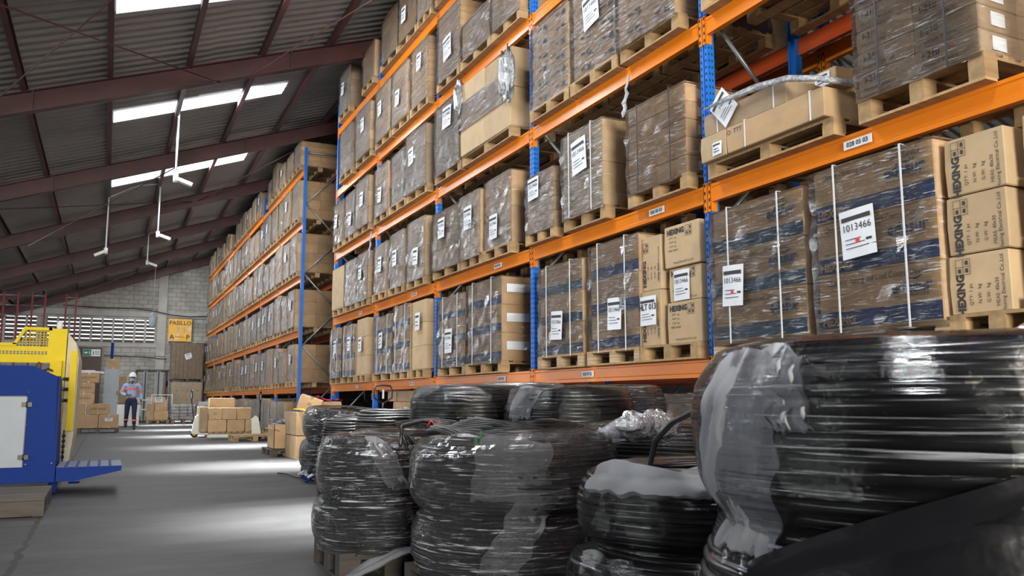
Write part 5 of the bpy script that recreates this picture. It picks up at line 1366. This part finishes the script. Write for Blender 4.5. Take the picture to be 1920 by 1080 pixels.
# x: right in the photo, y: away, z: up
hipL, hipR = (-0.095, 0.0, 0.90), (0.095, 0.0, 0.90)
knL, knR = (-0.115, -0.05, 0.50), (0.10, -0.10, 0.49)
anL, anR = (-0.13, 0.12, 0.145), (0.115, -0.08, 0.095)
shL, shR = (-0.19, 0.0, 1.42), (0.19, 0.0, 1.42)
elL, elR = (-0.29, 0.04, 1.15), (0.265, 0.06, 1.14)
wrL, wrR = (-0.13, -0.18, 1.08), (0.29, -0.02, 0.90)
def fing(w, d, side):
    """palm then five fingers from wrist w along direction d"""
    w = Vector(w); d = Vector(d).normalized(); s = Vector(side).normalized(); n_ = d.cross(s)
    out = []
    for k, (o_, l_) in enumerate(((-0.030, 0.065), (-0.010, 0.078), (0.010, 0.074), (0.030, 0.058))):
        b = w+d*0.085+s*o_; out.append([(tuple(b), 0.010), (tuple(b+d*l_*0.5+n_*0.008), 0.0092), (tuple(b+d*l_*0.85+n_*0.030), 0.008)])
    b = w+d*0.035-s*0.038; out.append([(tuple(b), 0.012), (tuple(b+d*0.03-s*0.02), 0.011), (tuple(b+d*0.06-s*0.022+n_*0.01), 0.009)])
    return out
body = [[((0, 0, 0.93), (0.13, 0.10)), ((0, 0, 1.12), (0.125, 0.095)), ((0, 0.0, 1.30), (0.155, 0.105)), ((0, 0, 1.43), (0.10, 0.075)), ((0, -0.005, 1.51), 0.052), ((0, -0.02, 1.58), (0.072, 0.080)), ((0, -0.015, 1.67), (0.078, 0.092)), ((0, -0.005, 1.755), (0.055, 0.065))]]
body += [[0, (hipL, 0.085), (knL, 0.055), (anL, 0.036), ((-0.135, 0.06, 0.10), 0.022)], [0, (hipR, 0.085), (knR, 0.055), (anR, 0.034), ((0.118, -0.14, 0.055), 0.018)]]
body += [[3, (shL, 0.055), (elL, 0.042), (wrL, 0.03), (tuple(Vector(wrL)+Vector((0.06, -0.03, 0))), (0.034, 0.018))], [3, (shR, 0.055), (elR, 0.042), (wrR, 0.03), (tuple(Vector(wrR)+Vector((0.0, -0.01, -0.07))), (0.034, 0.018))]]
o = chainobj('body', body, SKIN, ps)
for w, d, s in ((wrL, (0.9, -0.4, 0), (0, 0, 1)), (wrR, (0, -0.12, -1), (0.2, 1, 0))):
    for k, f in enumerate(fing(w, d, s)): chainobj('finger' if k < 4 else 'thumb', [f], SKIN, ps, 1)
sh = [[((0, 0, 0.96), (0.165, 0.125)), ((0, 0, 1.12), (0.165, 0.125)), ((0, 0, 1.30), (0.185, 0.130)), ((0, 0, 1.415), (0.135, 0.10)), ((0, 0, 1.485), (0.070, 0.066))],
      [3, ((-0.20, 0, 1.405), 0.078), ((-0.255, 0.03, 1.27), 0.068), (elL, 0.062), ((-0.20, -0.09, 1.11), 0.050), (tuple(Vector(wrL)*0.9+Vector(elL)*0.1), 0.042)],
      [3, ((0.20, 0, 1.405), 0.078), ((0.245, 0.03, 1.27), 0.068), (elR, 0.062), ((0.28, 0.02, 1.02), 0.050), (tuple(Vector(wrR)*0.9+Vector(elR)*0.1), 0.042)]]
sho = chainobj('shirt', sh, SHIRT, ps)
tr = [[((0, 0, 1.02), (0.160, 0.120)), ((0, 0, 0.93), (0.165, 0.125))],
      [1, ((-0.10, 0, 0.84), 0.105), ((-0.11, -0.03, 0.66), 0.088), (knL, 0.074), ((-0.125, 0.05, 0.30), 0.066), ((-0.13, 0.11, 0.19), 0.062)],
      [1, ((0.10, 0, 0.84), 0.105), ((0.105, -0.06, 0.66), 0.088), (knR, 0.074), ((0.11, -0.09, 0.28), 0.066), (tuple(Vector(anR)+Vector((0, 0, 0.05))), 0.064)]]
chainobj('trousers', tr, NAVY, ps)
for a, (dx, dy) in ((anL, (-0.01, -0.16)), (anR, (0.01, -0.17))):
    a = Vector(a); z = a.z-0.055
    chainobj('boot', [[(tuple(a+Vector((0, 0.01, 0.09))), 0.058), (tuple(a+Vector((0, 0.015, 0.0))), 0.056), (tuple(Vector((a.x, a.y+0.0, z+0.01))), (0.05, 0.05)), (tuple(Vector((a.x+dx*0.6, a.y+dy*0.6, z))), (0.048, 0.042)), (tuple(Vector((a.x+dx, a.y+dy, z-0.006))), (0.042, 0.032))]], LEATHER, ps)
def band(c, rx, ry, h, name, tilt=(0, 0), parent=ps):
    mb = MB(); mb.grid(lambda u, v: (c[0]+rx*math.cos(2*PI*u), c[1]+ry*math.sin(2*PI*u), c[2]+h*(v-0.5)+tilt[0]*math.cos(2*PI*u)+tilt[1]*math.sin(2*PI*u)), 28, 1, 0, True)
    return mb.build(name, HIVIS, parent)
band((0, 0, 1.29), 0.196, 0.150, 0.055, 'reflective_band')
band((-0.272, 0.035, 1.215), 0.076, 0.076, 0.045, 'reflective_band', (-0.01, 0)); band((0.258, 0.045, 1.20), 0.074, 0.074, 0.045, 'reflective_band')
band((-0.125, 0.045, 0.305), 0.077, 0.077, 0.04, 'reflective_band'); band((0.11, -0.09, 0.29), 0.078, 0.078, 0.045, 'reflective_band')
mb = MB()
mb.grid(lambda u, v: (0.112*math.cos(2*PI*u)*math.cos(v*PI/2*0.98), -0.012+0.132*math.sin(2*PI*u)*math.cos(v*PI/2*0.98), 1.685+0.135*math.sin(v*PI/2)), 28, 10, 0, True)
mb.grid(lambda u, v: ((0.112+0.018*v)*math.cos(2*PI*u), -0.012+(0.132+(0.045 if math.sin(2*PI*u) < 0 else 0.012)*v*abs(math.sin(2*PI*u))+0.01*v)*math.sin(2*PI*u), 1.685-0.012*v), 28, 2, 0, True)
mb.box((-0.012, -0.14, 1.70), (0.012, 0.11, 1.815)) if False else None
hm = mb.build('helmet', HAT, ps)
mb = MB()
mb.grid(lambda u, v: ((0.080-0.014*abs(v-0.6))*math.sin((u-0.5)*2.6), -0.018-(0.098+0.022*math.sin(v*PI))*math.cos((u-0.5)*2.6), 1.525+0.095*v), 16, 8)
mk = mb.build('face_mask', MASKM, ps)
for s in (-1, 1):
    mb = MB(); mb.tube([(s*0.072, -0.045, 1.60), (s*0.088, -0.01, 1.63), (s*0.088, 0.005, 1.60), (s*0.072, -0.04, 1.55)], 0.003, 5); mb.build('ear_loop', MASKM, mk)
    mb = MB(); mb.grid(lambda u, v, s=s: (s*(0.080+0.014*math.sin(PI*v)*abs(math.cos(PI*u))), 0.005+0.022*math.sin(2*PI*u)*math.sin(PI*v), 1.625+0.036*math.cos(PI*v)), 12, 8, 0, True); mb.build('ear', SKIN, ps)
    mb = MB(); mb.grid(lambda u, v, s=s: (s*0.032+0.013*math.cos(2*PI*u)*math.sin(PI*v), -0.098+0.010*math.sin(2*PI*u)*math.sin(PI*v), 1.652+0.009*math.cos(PI*v)), 12, 8, 0, True); e = mb.build('eye', WHITEP, ps)
    mb = MB(); mb.grid(lambda u, v, s=s: (s*0.032+0.006*math.cos(2*PI*u)*math.sin(PI*v), -0.105+0.005*math.sin(2*PI*u)*math.sin(PI*v), 1.652+0.006*math.cos(PI*v)), 8, 6, 0, True); mb.build('pupil', BLACKP, e)
mb = MB(); mb.tube([(0, -0.100, 1.655), (0, -0.118, 1.625), (0, -0.112, 1.61)], [0.008, 0.014, 0.012], 8); mb.build('nose', SKIN, ps)
mb = MB(); mb.tube([(-0.025, -0.108, 1.575), (0.025, -0.108, 1.575)], 0.005, 6); mb.build('mouth', SKIN, ps)
mb = MB(); mb.prism([(-0.05, 1.49), (0.0, 1.40), (0.05, 1.49), (0.075, 1.47), (0.0, 1.355), (-0.075, 1.47)], -0.138, -0.120); mb.build('collar', SHIRT, ps)
